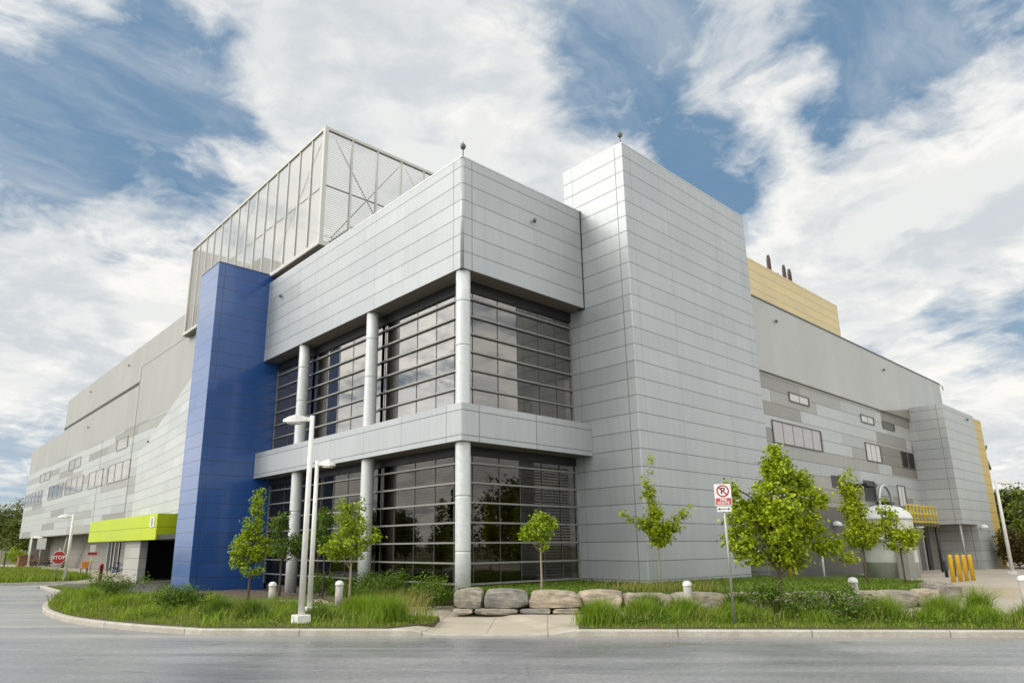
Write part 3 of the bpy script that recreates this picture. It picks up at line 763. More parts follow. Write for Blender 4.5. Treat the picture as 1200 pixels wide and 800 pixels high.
# steel tank, its hoop and the yellow gantry rail
tk = thing('storage_tank', (38.6, 12.85, .4), 'tall pale weathered storage tank with a white domed top, standing in the service yard', 'tank')
b = MB(); b.lathe((38.6, 12.85, .25), [(1.23, 0), (1.23, .9), (1.245, .91), (1.245, .96), (1.23, .97), (1.23, 2.0), (1.245, 2.01), (1.245, 2.06), (1.23, 2.07), (1.23, 3.0)], 40); sh = b.build('shell', M['tank'], tk)
b = MB(); b.lathe((38.6, 12.85, 3.25), [(1.26, 0), (1.26, .08), (1.12, .36), (.8, .6), (.35, .72), (.05, .75)], 40); b.build('dome', M['white'], tk)
b = MB(); b.box(37.2, 38.1, 11.6, 12.1, .35, 1.75); b.build('hatch', M['galv'], tk)
gt = thing('service_gantry', (48.3, 14.3, .3), 'yellow railed service platform over a doorway beside the pale tank', 'platform')
b = MB(); b.box(45.3, 50.9, 13.8, 15.84, 3.13, 3.25); b.build('deck', M['dark'], gt)
b = MB()
for x in [45.4+k*.6 for k in range(10)]: b.tube([(x, 13.84, 3.06), (x, 13.84, 4.3)], .045, 6)
for z in (3.33, 3.81, 4.3): b.tube([(45.4, 13.84, z), (50.82, 13.84, z)], .045, 6)
for y in (14.5, 15.2): b.tube([(50.82, y, 3.24), (50.82, y, 4.3)], .045, 6)
for z in (3.33, 3.81, 4.3): b.tube([(50.82, 13.84, z), (50.82, 15.8, z)], .045, 6)
b.build('railing', simple('lemon_yellow_paint', (.62, .47, .02), .45), gt)
for x in (45.7, 50.6):
    b = MB(); b.tube([(x, 13.93, .2), (x, 13.93, 3.13)], .07, 8); b.build('post', M['dark'], gt)
b = MB(); pts = [(47.0+1.1*math.cos(a), 15.4, 4.4+1.2*math.sin(a)) for a in [math.pi*k/14 for k in range(15)]]
b.tube([(pts[0][0], 15.4, 3.25)]+pts+[(pts[-1][0], 15.4, 3.25)], .09, 8); b.build('ladder_hoop', M['alu'], gt)

# ================================================================== VEGETATION
def mesh_np(name, verts, faces_flat, loop_tot, mat_idx, mats, parent=None, loc=None):
    o_at = np.array(loc if loc is not None else (world_loc(parent) if parent is not None else (0, 0, 0)), float)
    me = bpy.data.meshes.new(name)
    me.vertices.add(len(verts)); me.vertices.foreach_set('co', (verts-o_at).astype(np.float32).ravel())
    me.loops.add(len(faces_flat)); me.loops.foreach_set('vertex_index', faces_flat.astype(np.int32))
    st = np.concatenate(([0], np.cumsum(loop_tot)[:-1])).astype(np.int32)
    me.polygons.add(len(loop_tot)); me.polygons.foreach_set('loop_start', st)
    if mat_idx is not None: me.polygons.foreach_set('material_index', mat_idx.astype(np.int32))
    for m in mats: me.materials.append(m)
    me.update(calc_edges=True); me.validate()
    o = bpy.data.objects.new(name, me); COL.objects.link(o)
    if parent is not None: o.parent = parent; o.location = Vector(o_at)-world_loc(parent)
    else: o.location = Vector(o_at)
    return o

def leaves(name, centers, normals, size, mat, parent=None, loc=None, rng=RNG, aspect=.62, kind=None):
    """folded diamond leaves at centers, roughly facing normals"""
    n = len(centers)
    nr = normals + rng.normal(0, .75, (n, 3)); nr /= np.linalg.norm(nr, axis=1)[:, None]+1e-9
    a = rng.normal(0, 1, (n, 3)); a[:, 2] -= .5
    a -= (a*nr).sum(1)[:, None]*nr; a /= np.linalg.norm(a, axis=1)[:, None]+1e-9
    c = np.cross(nr, a)
    s = (size*rng.uniform(.6, 1.25, n))[:, None]
    fold = nr*s*.16
    base = centers - a*s*.5; tip = centers + a*s*.5
    L = centers + c*s*aspect*.5 + fold; Rr = centers - c*s*aspect*.5 + fold
    V = np.stack([base, Rr, tip, L], 1).reshape(-1, 3)
    i = np.arange(n)*4
    F = np.stack([i, i+1, i+2, i, i+2, i+3], 1).ravel()
    return mesh_np(name, V, F, np.full(2*n, 3), None, [mat], parent, loc)

def crown_points(blobs, n_twigs, per, spread, rng, shell=.55):
    """clusters of leaves: twig ends fill the blobs, denser to the outside, with gaps"""
    w = np.array([b[3]*b[4]*b[5] for b in blobs])**.75; w /= w.sum()
    ids = rng.choice(len(blobs), n_twigs, p=w)
    B = np.array(blobs)
    d = rng.normal(0, 1, (n_twigs, 3)); d /= np.linalg.norm(d, axis=1)[:, None]
    r = rng.uniform(0, 1, n_twigs)**(1/3)*(1-shell)+shell*rng.uniform(.55, 1.08, n_twigs)
    tw = B[ids, :3] + d*r[:, None]*B[ids, 3:6]
    C = np.repeat(tw, per, 0) + rng.normal(0, 1, (n_twigs*per, 3))*spread*np.array([1, 1, .75])
    N = np.repeat(d, per, 0)*.6 + np.array([0, 0, .75])
    return tw, C, N

def tree(name, base, label, cat, height, trunk_r, blobs, n_twigs, per, spread, leaf, mat, seed, group=None, bark='bark', fork=.45, limbs=10, trunk_top=None):
    rng = np.random.default_rng(seed)
    t = thing(name, base, label, cat, group)
    bx, by, bz = base
    W = [(bx+q[0], by+q[1], bz+q[2], q[3], q[4], q[5]) for q in blobs]
    tw, C, N = crown_points(W, n_twigs, per, spread, rng)
    b = MB(); top = trunk_top or height*.86
    pts = []; rad = []
    for k in range(8):
        u = k/7; pts.append((bx+rng.normal(0, .012)*height*u*.5, by+rng.normal(0, .012)*height*u*.5, bz-.08+top*u)); rad.append(trunk_r*(1.25 if k == 0 else 1)*(1-.8*u)+.006)
    b.tube(pts, rad, 10)
    order = rng.permutation(len(tw))[:limbs]
    for i in order:
        e = tw[i]; z0 = bz+max(fork*height*.75, min(top*.92, (e[2]-bz)*.72))
        u = min(1, (z0-bz)/top); s = np.array([bx, by, z0])
        k = int(u*7); s[:2] = np.array(pts[min(k, 7)][:2])
        m = s*.45+e*.55+np.array([0, 0, .06*height*.5])
        b.tube([s, m, e], [max(.008, trunk_r*.42*(1-.6*u)), max(.006, trunk_r*.25), .005], 6)
    b.build('trunk', M[bark], t)
    leaves('crown', C, N, leaf, M[mat], t, rng=rng)
    return t

# -- young trees in front of the building
sxm = lambda d, z: (EV[0]*d, EV[1]*d, z)
tree('maple_tree', (19.1, 9.24, .16), 'full bright green maple standing among dark shrubs beside the no-parking sign', 'tree', 4.85, .06,
     [sxm(.15, 3.15)+(.62, .62, 1.0), sxm(.3, 4.05)+(.42, .42, .5), sxm(.15, 4.5)+(.25, .25, .3), sxm(-1.12, 3.3)+(.16, .16, .48), sxm(-.85, 2.75)+(.46, .46, .42), sxm(-.95, 2.05)+(.42, .42, .32), sxm(-.7, 1.6)+(.42, .42, .22),
      sxm(1.15, 3.15)+(.42, .42, .34), sxm(.8, 3.6)+(.36, .36, .32), sxm(.95, 2.45)+(.45, .45, .36), sxm(1.45, 1.85)+(.40, .40, .27), sxm(1.95, 1.55)+(.20, .20, .15), sxm(.25, 2.0)+(.62, .62, .42), sxm(.3, 1.5)+(.5, .5, .22), (.5, .45, 2.7, .5, .5, .6), (-.5, -.45, 2.6, .5, .5, .6)],
     500, 27, .105, .13, 'leaf_maple', 3, fork=.3, limbs=30)
def sprig(ds):
    """narrow ascending sprays given as (dx,dy,dz) start and end and radius"""
    out = []
    for (x0, y0, z0, x1, y1, z1, r) in ds:
        for k in range(5):
            u = k/4; out.append((x0+(x1-x0)*u, y0+(y1-y0)*u, z0+(z1-z0)*u, r*(1.1-.45*u), r*(1.1-.45*u), r*1.25))
    return out
E_ = np.array(EV)
def sx(d, z): return (E_[0]*d, E_[1]*d, z)
tree('young_tree', (20.85, 14.35, .64), 'sparse lime-green sapling with upswept branches against the silver stair tower', 'tree', 4.3, .035,
     sprig([(0, 0, 1.85, *sx(-.14, 4.55), .16), (0, 0, 1.9, *sx(1.25, 2.75), .15), (0, 0, 1.95, *sx(-1.15, 2.45), .16), (0, 0, 1.6, *sx(.7, 2.25), .22), (0, 0, 1.7, *sx(-.5, 2.3), .2), (.0, .0, 2.3, *sx(-.3, 3.5), .22)]), 190, 17, .09, .12, 'leaf_lime', 5, bark='bark_pale', fork=.5, limbs=12)
tree('young_tree', (16.28, 15.7, .66), 'small round-headed young tree on a thin pale trunk in front of the right-hand glazing', 'tree', 2.6, .035,
     [(0, 0, 2.0, .42, .42, .42), sx(.36, 2.0)+(.25, .25, .28), sx(-.42, 1.78)+(.26, .26, .2), (0, 0, 2.35, .24, .24, .2), sx(.12, 1.5)+(.2, .2, .22)], 120, 15, .075, .11, 'leaf_young', 8, bark='bark_pale', fork=.55, limbs=9)
tree('young_tree', (12.25, 20.7, .28), 'young leafy tree right of the two white lamp posts, before the left-hand glazing', 'tree', 3.6, .04,
     [sx(-.1, 1.95)+(.72, .72, .55), sx(.1, 2.5)+(.42, .42, .45), sx(.75, 2.2)+(.3, .3, .35), sx(-.3, 3.0)+(.28, .28, .45), sx(.25, 3.15)+(.2, .2, .42), sx(-.7, 1.7)+(.4, .4, .3)], 190, 15, .085, .12, 'leaf_young', 13, bark='bark_pale', fork=.4, limbs=14)
tree('young_tree', (11.05, 26.05, .15), 'tall narrow young tree in front of the blue tower', 'tree', 4.3, .04,
     [sx(0, 2.0)+(.74, .74, .6), sx(0, 2.8)+(.42, .42, .5), sx(.12, 3.5)+(.24, .24, .42), sx(.2, 4.0)+(.16, .16, .3), sx(.42, 1.8)+(.42, .42, .32), sx(-.5, 1.6)+(.34, .34, .45), sx(.1, 1.2)+(.4, .4, .3)], 230, 15, .085, .125, 'leaf_young', 17, fork=.3, limbs=14)
tree('young_tree', (13.5, 28.6, .1), 'dark shaded young tree between the blue tower and the second glazing column', 'tree', 3.9, .04,
     [sx(.1, 2.0)+(.75, .75, .5), sx(-.2, 2.9)+(.4, .4, .5), sx(.8, 2.3)+(.5, .5, .35), sx(0, 3.4)+(.22, .22, .3)], 150, 14, .1, .125, 'leaf_shrub', 19, fork=.4, limbs=10)
tree('young_tree', (13.7, 25.2, .28), 'young tree half hidden behind the two white lamp posts', 'tree', 3.6, .035,
     [sx(-.25, 2.1)+(.6, .6, .5), sx(-.1, 2.9)+(.4, .4, .5), sx(.3, 1.9)+(.5, .5, .35)], 130, 14, .1, .12, 'leaf_shrub', 23, fork=.4, limbs=9)
tree('young_tree', (27.15, 9.9, .62), 'slender bright young tree beside the big maple, before the pale tank', 'tree', 4.0, .035,
     [sx(0, 1.75)+(.55, .55, .5), sx(-.15, 2.6)+(.42, .42, .55), sx(-.2, 3.2)+(.34, .34, .5), sx(-.25, 3.75)+(.24, .24, .4), sx(.45, 2.0)+(.35, .35, .3)], 230, 15, .09, .13, 'leaf_lime', 29, fork=.35, limbs=10)
tree('young_tree', (28.05, 8.95, .62), 'young bright green tree standing right in front of the pale tank', 'tree', 3.1, .035,
     [sx(0, 1.55)+(.55, .55, .38), sx(-.25, 2.2)+(.3, .3, .5), sx(-.35, 2.75)+(.18, .18, .28), sx(.4, 1.7)+(.38, .38, .26)], 140, 15, .09, .125, 'leaf_lime', 31, fork=.4, limbs=9)

# -- background trees
def big_tree(base, label, h, w, seed, mat='leaf_wood', leaf=.42, n=520, group='trees beyond the building', name='background_tree'):
    rng = np.random.default_rng(seed); bl = []
    for k in range(15):
        a = rng.uniform(0, 6.28); r = w*rng.uniform(.15, .62); z = h*rng.uniform(.16, .86)
        q = w*rng.uniform(.28, .46)*(1.15-.5*(z/h))
        bl.append((r*math.cos(a), r*math.sin(a), z, q, q, q*.8))
    bl.append((0, 0, h*.6, w*.45, w*.45, h*.3))
    return tree(name, base, label, 'tree', h, w*.06, bl, n, 13, w*.075, leaf, mat, seed, group, limbs=14)
big_tree((92, 18.3, 0), 'dense green tree just right of the gold end of the building, behind the lamp post', 8.5, 3.6, 41)
big_tree((86, 14.2, 0), 'sunlit green tree at the right edge, behind the dark shrubs', 7.6, 4, 42)
big_tree((110, 20, 0), 'farther tree whose top shows above the others at the right edge', 9.8, 5.5, 43)
for i, (x, y) in enumerate(((96, 5), (104, -6), (94, -14), (110, -20))):
    big_tree((x, y, 0), ['tree beyond the service yard, first to the right of the photo edge', 'tree beyond the service yard, second past the photo edge', 'tree beyond the service yard, third past the photo edge', 'tree beyond the service yard, last past the photo edge'][i], 8.5, 5.5, 140+i, n=300)
big_tree((80, 12.4, 0), 'low dark green tree at the right edge, nearest the yard', 4.6, 3.6, 44)
big_tree((19.5, 150, 0), 'tall olive-green tree at the left edge beyond the silver wing', 10.5, 8, 45, n=600)
big_tree((14.5, 152, 0), 'broad olive-green tree at the far left edge', 10.5, 8, 46, n=600)
big_tree((26, 148, 0), 'dark tree seen under the overhang of the silver wing', 9, 7, 47, n=600)
big_tree((32, 152, 0), 'low dark tree under the overhang beside the end pier', 9, 7, 48, n=520)
big_tree((18.5, 131, 0), 'shorter dark tree above the pale fence at the left', 7, 5, 49, n=520)
def shrub(base, label, h, w, seed, mat, n=110, leaf=.09, group=None, name='shrub', per=14):
    rng = np.random.default_rng(seed)
    bl = [(rng.normal(0, w*.28), rng.normal(0, w*.28), h*rng.uniform(.3, .72), w*.38, w*.38, h*.32) for _ in range(6)]
    return tree(name, base, label, 'shrub', h, .02, bl, n, per, w*.09, leaf, mat, seed, group, limbs=9, fork=.05, trunk_top=h*.5)
shrub((15.4, 110.5, .1), 'bright green bush in front of the pale fence, beside the small far lamp post', 2.4, 2.4, 51, 'leaf_young', 170, .2)
shrub((62.0, 12.2, .2), 'brown-leaved bush at the foot of the gold end wall', 2.9, 2.3, 52, 'leaf_rust', 420, .2)
shrub((65, 11.6, .2), 'green bush right of the yard lamp post', 2.6, 2.8, 53, 'leaf_young', 420, .2)
shrub((68, 11.3, .15), 'rounded dark bush at the right edge, behind the last bollard', 3.0, 3.2, 54, 'leaf_shrub', 420, .2)
shrub(TD(7.1, 1.75, .18), 'dark green shrub around the foot of the big maple', .95, 1.05, 55, 'leaf_shrub', 150, .085)
shrub(TD(6.0, 2.3, .18), 'dark bushy shrub just left of the maple trunk', .95, 1.0, 56, 'leaf_shrub', 130, .085)
shrub((13.75, 18.35, .16), 'dark green bush at the left end of the boulder row', 1.15, 1.15, 57, 'leaf_shrub', 170, .085)
shrub((14.6, 21.6, .3), 'low dark green bush at the foot of the first bay of glazing', .95, 1.5, 58, 'leaf_shrub', 170, .085)
shrub((14.5, 23.3, .3), 'spreading green bush beside the middle glazing column', 1.0, 1.5, 59, 'leaf_shrub', 160, .085)
shrub((14.0, 26.0, .28), 'dark bush between the lamp posts and the second glazing column', .95, 1.2, 60, 'leaf_shrub', 130, .085)
shrub((7.55, 32.0, .16), 'dark rounded shrub near the kerb tip, in front of the lime canopy', 1.0, 1.4, 61, 'leaf_shrub', 150, .09)
shrub((7.55, 23.6, .18), 'dark weedy shrub in the bed in front of the blue tower', .8, 1.3, 62, 'leaf_shrub', 150, .085)

# -- grasses
def blades(name, roots, h, width, lean, mat, parent=None, loc=None, rng=RNG, curl=.6):
    n = len(roots); h = h*np.ones(n) if np.isscalar(h) else h
    h = h*rng.uniform(.55, 1.15, n)
    a = rng.uniform(0, 2*np.pi, n); l = lean*rng.uniform(.1, 1.2, n)
    d = np.stack([np.cos(a), np.sin(a), np.zeros(n)], 1)
    p = np.stack([-np.sin(a+.7), np.cos(a+.7), np.zeros(n)], 1)*(width*rng.uniform(.6, 1.3, n))[:, None]
    up = np.array([0, 0, 1.])
    m = roots + d*(h*l*.28)[:, None] + up*(h*.58)[:, None]
    t = roots + d*(h*l)[:, None] + up*(h*(1-.32*curl*l**1.5))[:, None]
    V = np.stack([roots-p, roots+p, m+p*.8, m-p*.8, t], 1).reshape(-1, 3)
    i = np.arange(n)*5
    F = np.stack([i, i+1, i+2, i+3, i+3, i+2, i+4], 1).ravel()
    tot = np.tile([4, 3], n)
    return mesh_np(name, V, F, tot, None, [mat], parent, loc)
def in_poly(pts, poly):
    x, y = pts[:, 0], pts[:, 1]; ins = np.zeros(len(pts), bool); n = len(poly); j = n-1
    for i in range(n):
        xi, yi = poly[i]; xj, yj = poly[j]
        c = ((yi > y) != (yj > y)) & (x < (xj-xi)*(y-yi)/(yj-yi+1e-12)+xi); ins ^= c; j = i
    return ins
def scatter(poly, n, z, rng=RNG):
    P = np.array(poly); lo, hi = P.min(0), P.max(0)
    q = rng.uniform(lo, hi, (n*4, 2)); q = q[in_poly(q, poly)][:n]
    zz = z(q) if callable(z) else np.full(len(q), z)
    return np.column_stack([q, zz])
def patchy(pts, scale, keep, rng):
    """keeps points in irregular patches"""
    f = np.sin(pts[:, 0]*scale+1.3)*np.cos(pts[:, 1]*scale*.83+.4)+.6*np.sin(pts[:, 0]*scale*2.3-pts[:, 1]*scale*1.9)+rng.normal(0, .35, len(pts))
    return pts[f > keep]
rg = np.random.default_rng(5)
lawn_l = offset(nleft, .08*SGN)
# short turf along the kerb and through the beds
tl = scatter(bl, 30000, .175, rg)
structure(blades('bed_turf', tl, .10, .010, .7, M['grass_a'], rng=rg), 'stuff')
rs = [TD(t, d)[:2] for t, d in [(.9, .2), (26, .2), (26, 1.8), (9, 1.8), (8, 2.4), (1.3, 2.3)]]
tr = scatter(rs, 30000, .178, rg)
structure(blades('strip_turf', tr, .10, .010, .7, M['grass_a'], rng=rg), 'stuff')
def ter_z(q):
    d = q[:, 0]*NVV[0]+q[:, 1]*NVV[1]-17.2
    return np.where(q[:, 0] < 24, .655, .655-.012*np.maximum(0, q[:, 0]-24))
tg = scatter([p for p in ter if p[0] < 32.5]+[(32.5, 10.5), (32.5, 16.0), (22, 15.3), (21.5, 17.5)][:0], 26000, ter_z, rg)
structure(blades('terrace_ground_cover', tg[::2], .19, .014, 1.0, M['grass_c'], rng=rg), 'stuff')
structure(blades('terrace_grass', tg[1::2], .15, .012, .9, M['grass_b'], rng=rg), 'stuff')
iq = scatter([(-12, 55.8), (6.35, 51.9), (9.9, 51.4), (12.2, 55.7), (12.6, 66), (12.8, 85), (0, 85)], 26000, .14, rg)
structure(blades('island_grass', iq, .42, .03, .6, M['grass_a'], rng=rg), 'stuff')
fb = scatter([(13.3, 20.6), (14.3, 19.5), (15.5, 18.9), (15.5, 25.8), (14.6, 26.2), (13.6, 24.5)], 7000, .29, rg)
structure(blades('foundation_grass', fb, .42, .012, .9, M['grass_c'], rng=rg), 'stuff')
# loose tall grass filling the beds between the clumps
lf = patchy(scatter([p for p in bl if p[1] < 40], 26000, .175, rg), 1.5, .55, rg)
structure(blades('bed_tall_grass', lf, .38, .008, .9, M['grass_b'], rng=rg), 'stuff')
rf = patchy(scatter([TD(t, d)[:2] for t, d in [(1.4, .8), (13, .8), (20, .8), (20, 1.8), (9, 1.8), (8, 2.8), (1.7, 2.6)]], 24000, .178, rg), 1.7, .25, rg)
structure(blades('strip_tall_grass', rf, .40, .008, .9, M['grass_b'], rng=rg), 'stuff')
sw = patchy(scatter([TD(t, d)[:2] for t, d in [(1.4, 5.0), (4.6, 5.1), (6.0, 5.3), (4.9, 6.1), (2.6, 5.7)]], 420, .655, rg), .9, -.3, rg)
structure(blades('straw_grass', sw, .48, .006, 1.0, M['grass_y'], rng=rg), 'stuff')
sw = patchy(scatter([(11.9, 17.4), (12.8, 16.9), (13.4, 18.2), (12.4, 19.4)], 220, .18, rg), .9, -.6, rg)
structure(blades('straw_grass', sw, .8, .006, .9, M['grass_y'], rng=rg), 'stuff')

by_ = np.concatenate([patchy(scatter([p for p in bl if p[1] < 36], 1500, .175, rg), 1.3, .3, rg), patchy(scatter([TD(t, d)[:2] for t, d in [(1.4, .5), (16, .5), (16, 1.8), (1.7, 2.4)]], 1200, .178, rg), 1.5, .2, rg)])
structure(blades('dead_stalks', by_, .42, .006, 1.1, M['grass_y'], rng=rg), 'stuff')
def weeds(name, poly, n, z, seed, size=.075):
    rng = np.random.default_rng(seed)
    c = patchy(scatter(poly, n, z, rng), 2.1, .35, rng)
    C = np.repeat(c, 9, 0) + rng.normal(0, 1, (len(c)*9, 3))*np.array([.08, .08, .05]) + np.array([0, 0, .11])
    N = np.tile(np.array([0, 0, 1.]), (len(C), 1))
    structure(leaves(name, C, N, size, M['leaf_shrub'], rng=rng), 'stuff')
weeds('broadleaf_weeds', [p for p in bl if p[1] < 40], 1500, .18, 61)
weeds('broadleaf_weeds', [TD(t, d)[:2] for t, d in [(1.2, .4), (18, .4), (18, 1.8), (9, 1.8), (8, 2.7), (1.7, 2.5)]], 1300, .18, 62)
CLUMPS = [  # t, d, height, radius, blades, material, label
    (-4.15, 1.3, .95, .55, 1500, 'grass_b', 'large bright tuft of tall grass at the left edge of the path opening'),
    (-4.9, 2.3, .90, .5, 1100, 'grass_b', 'tall grass tuft behind the bright tuft at the path edge'),
    (-5.6, 3.3, .8, .45, 800, 'grass_b', 'grass tuft beside the concrete bollard right of the lamp posts'),
    (-6.3, 2.0, .6, .4, 600, 'grass_c', 'low dark grass tuft just right of the near lamp base'),
    (-8.3, 2.3, .75, .45, 900, 'grass_c', 'dark grass tuft just left of the near lamp base'),
    (-9.4, 2.6, .78, .5, 1000, 'grass_c', 'dense grass tuft under the narrow tree by the blue tower'),
    (1.3, .95, .85, .55, 1500, 'grass_b', 'large grass tuft at the right edge of the path opening'),
    (2.5, 2.0, .8, .5, 1100, 'grass_b', 'tall grass tuft in front of the third boulder'),
    (3.7, 2.4, .8, .5, 1000, 'grass_b', 'grass tuft in front of the concrete bollard left of the sign post'),
    (2.9, 3.1, .85, .5, 1100, 'grass_c', 'dark green grass tuft hiding the wall stone below the slender sapling'),
    (5.3, 3.2, .9, .5, 1100, 'grass_c', 'dark green grass tuft between the sign post and the left bollard of the strip'),
    (4.8, 1.5, .7, .45, 900, 'grass_b', 'grass tuft at the foot of the no-parking sign post'),
    (8.5, 1.7, .85, .55, 1300, 'grass_b', 'broad grass tuft between the maple and the second bollard of the strip'),
    (9.9, 1.6, .9, .5, 1200, 'grass_b', 'tall grass tuft in front of the yard end of the boulder wall'),
    (11.0, 2.0, 1.15, .32, 700, 'grass_b', 'tall narrow grass tuft standing alone before the end boulder'),
    (10.6, 1.2, .62, .6, 1200, 'grass_b', 'low spreading grass tuft near the kerb at the right'),
    (12.2, 1.5, .70, .6, 1200, 'grass_b', 'grass tuft at the right edge of the photo, near the kerb'),
    (12.9, 1.7, .8, .4, 700, 'grass_b', 'wispy grass tuft at the right edge, in front of the yard wall'),
]
def clump(x, y, z, h, r, n, mat, label, seed):
    rng = np.random.default_rng(seed)
    t = thing('grass_clump', (x, y, z), label, 'grass clump', 'tufts of ornamental grass')
    q = rng.normal(0, r*.42, (n, 2)); rad = np.linalg.norm(q, axis=1)
    roots = np.column_stack([x+q[:, 0], y+q[:, 1], np.full(n, z-.01)])
    hh = .84*h*(1.05-.35*np.clip(rad/r, 0, 1.3))
    o = blades('blades', roots, hh, .0065, .75, M[mat], t, rng=rng)
    return t
for i, (t, d, h, r, n, mt, lb) in enumerate(CLUMPS):
    x, y, _ = TD(t, d); clump(x, y, .18, h, r, n, mt, lb, 100+i)
clump(6.45, 29.6, .17, .75, .6, 1200, 'grass_b', 'rounded grass tuft inside the bend of the kerb', 131)
clump(6.9, 26.6, .17, .6, .6, 1000, 'grass_b', 'low bright grass tuft behind the bend of the kerb', 132)
clump(8.4, 25.6, .17, .75, .6, 1000, 'grass_c', 'dull grass tuft midway along the bed before the blue tower', 133)
clump(7.9, 35.2, .17, .7, .6, 900, 'grass_b', 'grass tuft at the far tip of the bed by the entry drive', 134)

# ================================================================== BOULDERS
def boulder(t0, t1, d0, d1, z0, z1, label, seed, mat='rock', lean=0):
    rng = np.random.default_rng(seed)
    bm = bmesh.new(); bmesh.ops.create_cube(bm, size=1)
    bmesh.ops.subdivide_edges(bm, edges=bm.edges, cuts=5, use_grid_fill=True)
    L, Dp, Hh = t1-t0, d1-d0, z1-z0
    off = rng.uniform(-.16, .16, 8)
    cuts = []
    for _ in range(9):
        nn = Vector((rng.choice((-1, 1))*rng.uniform(.35, 1), rng.choice((-1, 1))*rng.uniform(.2, .9), rng.choice((-1, 1, 1))*rng.uniform(.25, 1))).normalized()
        cuts.append((nn, (abs(nn.x)+abs(nn.y)+abs(nn.z))*rng.uniform(.70, .86)))
    for v in bm.verts:
        c = v.co*2
        # block with rounded arrises and slightly skewed faces
        q = Vector((c.x*(1-.07*abs(c.y)**3-.10*abs(c.z)**3), c.y*(1-.08*abs(c.z)**3), c.z*(1-.12*abs(c.x)**4-.05*abs(c.y)**3)))
        q.x *= 1+off[0]*c.z; q.z *= 1+off[1]*c.x*.9; q.y *= 1+off[2]*c.x
        nz = Vector((math.sin(c.y*3.1+seed)+math.sin(c.z*5.3+seed*2), math.sin(c.x*2.7+seed*1.3)+math.sin(c.z*6.1), math.sin(c.x*4.3+seed*.7)+math.sin(c.y*4.9)))*.018
        q += nz + Vector(rng.normal(0, .02, 3))
        for nn, hh in cuts:
            dq = q.dot(nn)-hh
            if dq > 0: q -= nn*dq
        tt = (t0+t1)/2+q.x*L/2; dd = (d0+d1)/2+q.y*Dp/2; z = (z0+z1)/2+q.z*Hh/2
        v.co = Vector(TD(tt, dd, z))
    cpt = Vector(TD((t0+t1)/2, (d0+d1)/2, z0))
    for v in bm.verts: v.co -= cpt
    me = bpy.data.meshes.new('boulder'); bm.to_mesh(me); bm.free(); me.materials.append(M[mat])
    o = bpy.data.objects.new('boulder', me); COL.objects.link(o); o.location = cpt
    for p in me.polygons: p.use_smooth = False
    return tag(o, label, 'boulder', 'stones of the terrace wall')
boulder(-2.78, -1.92, 3.85, 4.7, .30, .86, 'squarish tan boulder at the left end of the wall, before the corner column', 1)
boulder(-1.88, -.55, 3.8, 4.7, .30, .84, 'dark grey-brown boulder, second from the left end of the wall', 2)
boulder(-.52, .98, 3.8, 4.6, .31, .80, 'long pale tan boulder below the small round-headed tree', 3)
boulder(1.03, 2.25, 4.35, 5.1, .16, .78, 'tan boulder half behind the tuft right of the path opening', 4)
boulder(-2.8, -2.2, 3.72, 4.6, .13, .30, 'thin foot stone under the left-end boulder', 5)
boulder(-2.15, -.85, 3.68, 4.6, .13, .305, 'long flat foot stone under the dark grey-brown boulder', 6)
boulder(-.8, .12, 3.72, 4.5, .13, .31, 'flat foot stone under the left half of the long tan boulder', 7)
boulder(.16, .95, 3.74, 4.5, .13, .31, 'flat foot stone under the right half of the long tan boulder', 8)
boulder(2.3, 3.75, 4.5, 5.2, .14, .68, 'grey wall stone between the tuft and the sapling by the stair tower', 9)
boulder(3.8, 5.4, 4.5, 5.2, .14, .69, 'long pale wall stone behind the bollard left of the sign post', 10)
boulder(5.45, 7.0, 4.7, 5.4, .14, .68, 'wall stone hidden behind the maple shrubs', 11)
boulder(7.05, 8.7, 4.9, 5.6, .14, .68, 'long pale wall stone behind the second strip bollard', 12)
boulder(8.75, 10.4, 5.25, 6.0, .14, .67, 'long wall stone left of the grey blocks at the yard end', 13)
boulder(10.45, 11.5, 5.7, 6.5, .14, .66, 'tan block next to the yard end of the wall', 14)
boulder(11.55, 12.35, 6.2, 7.0, .14, .66, 'grey block beside the end stone of the wall', 15)
boulder(12.45, 13.3, 6.7, 7.7, .14, .84, 'upright grey end stone of the wall at the service yard', 16)

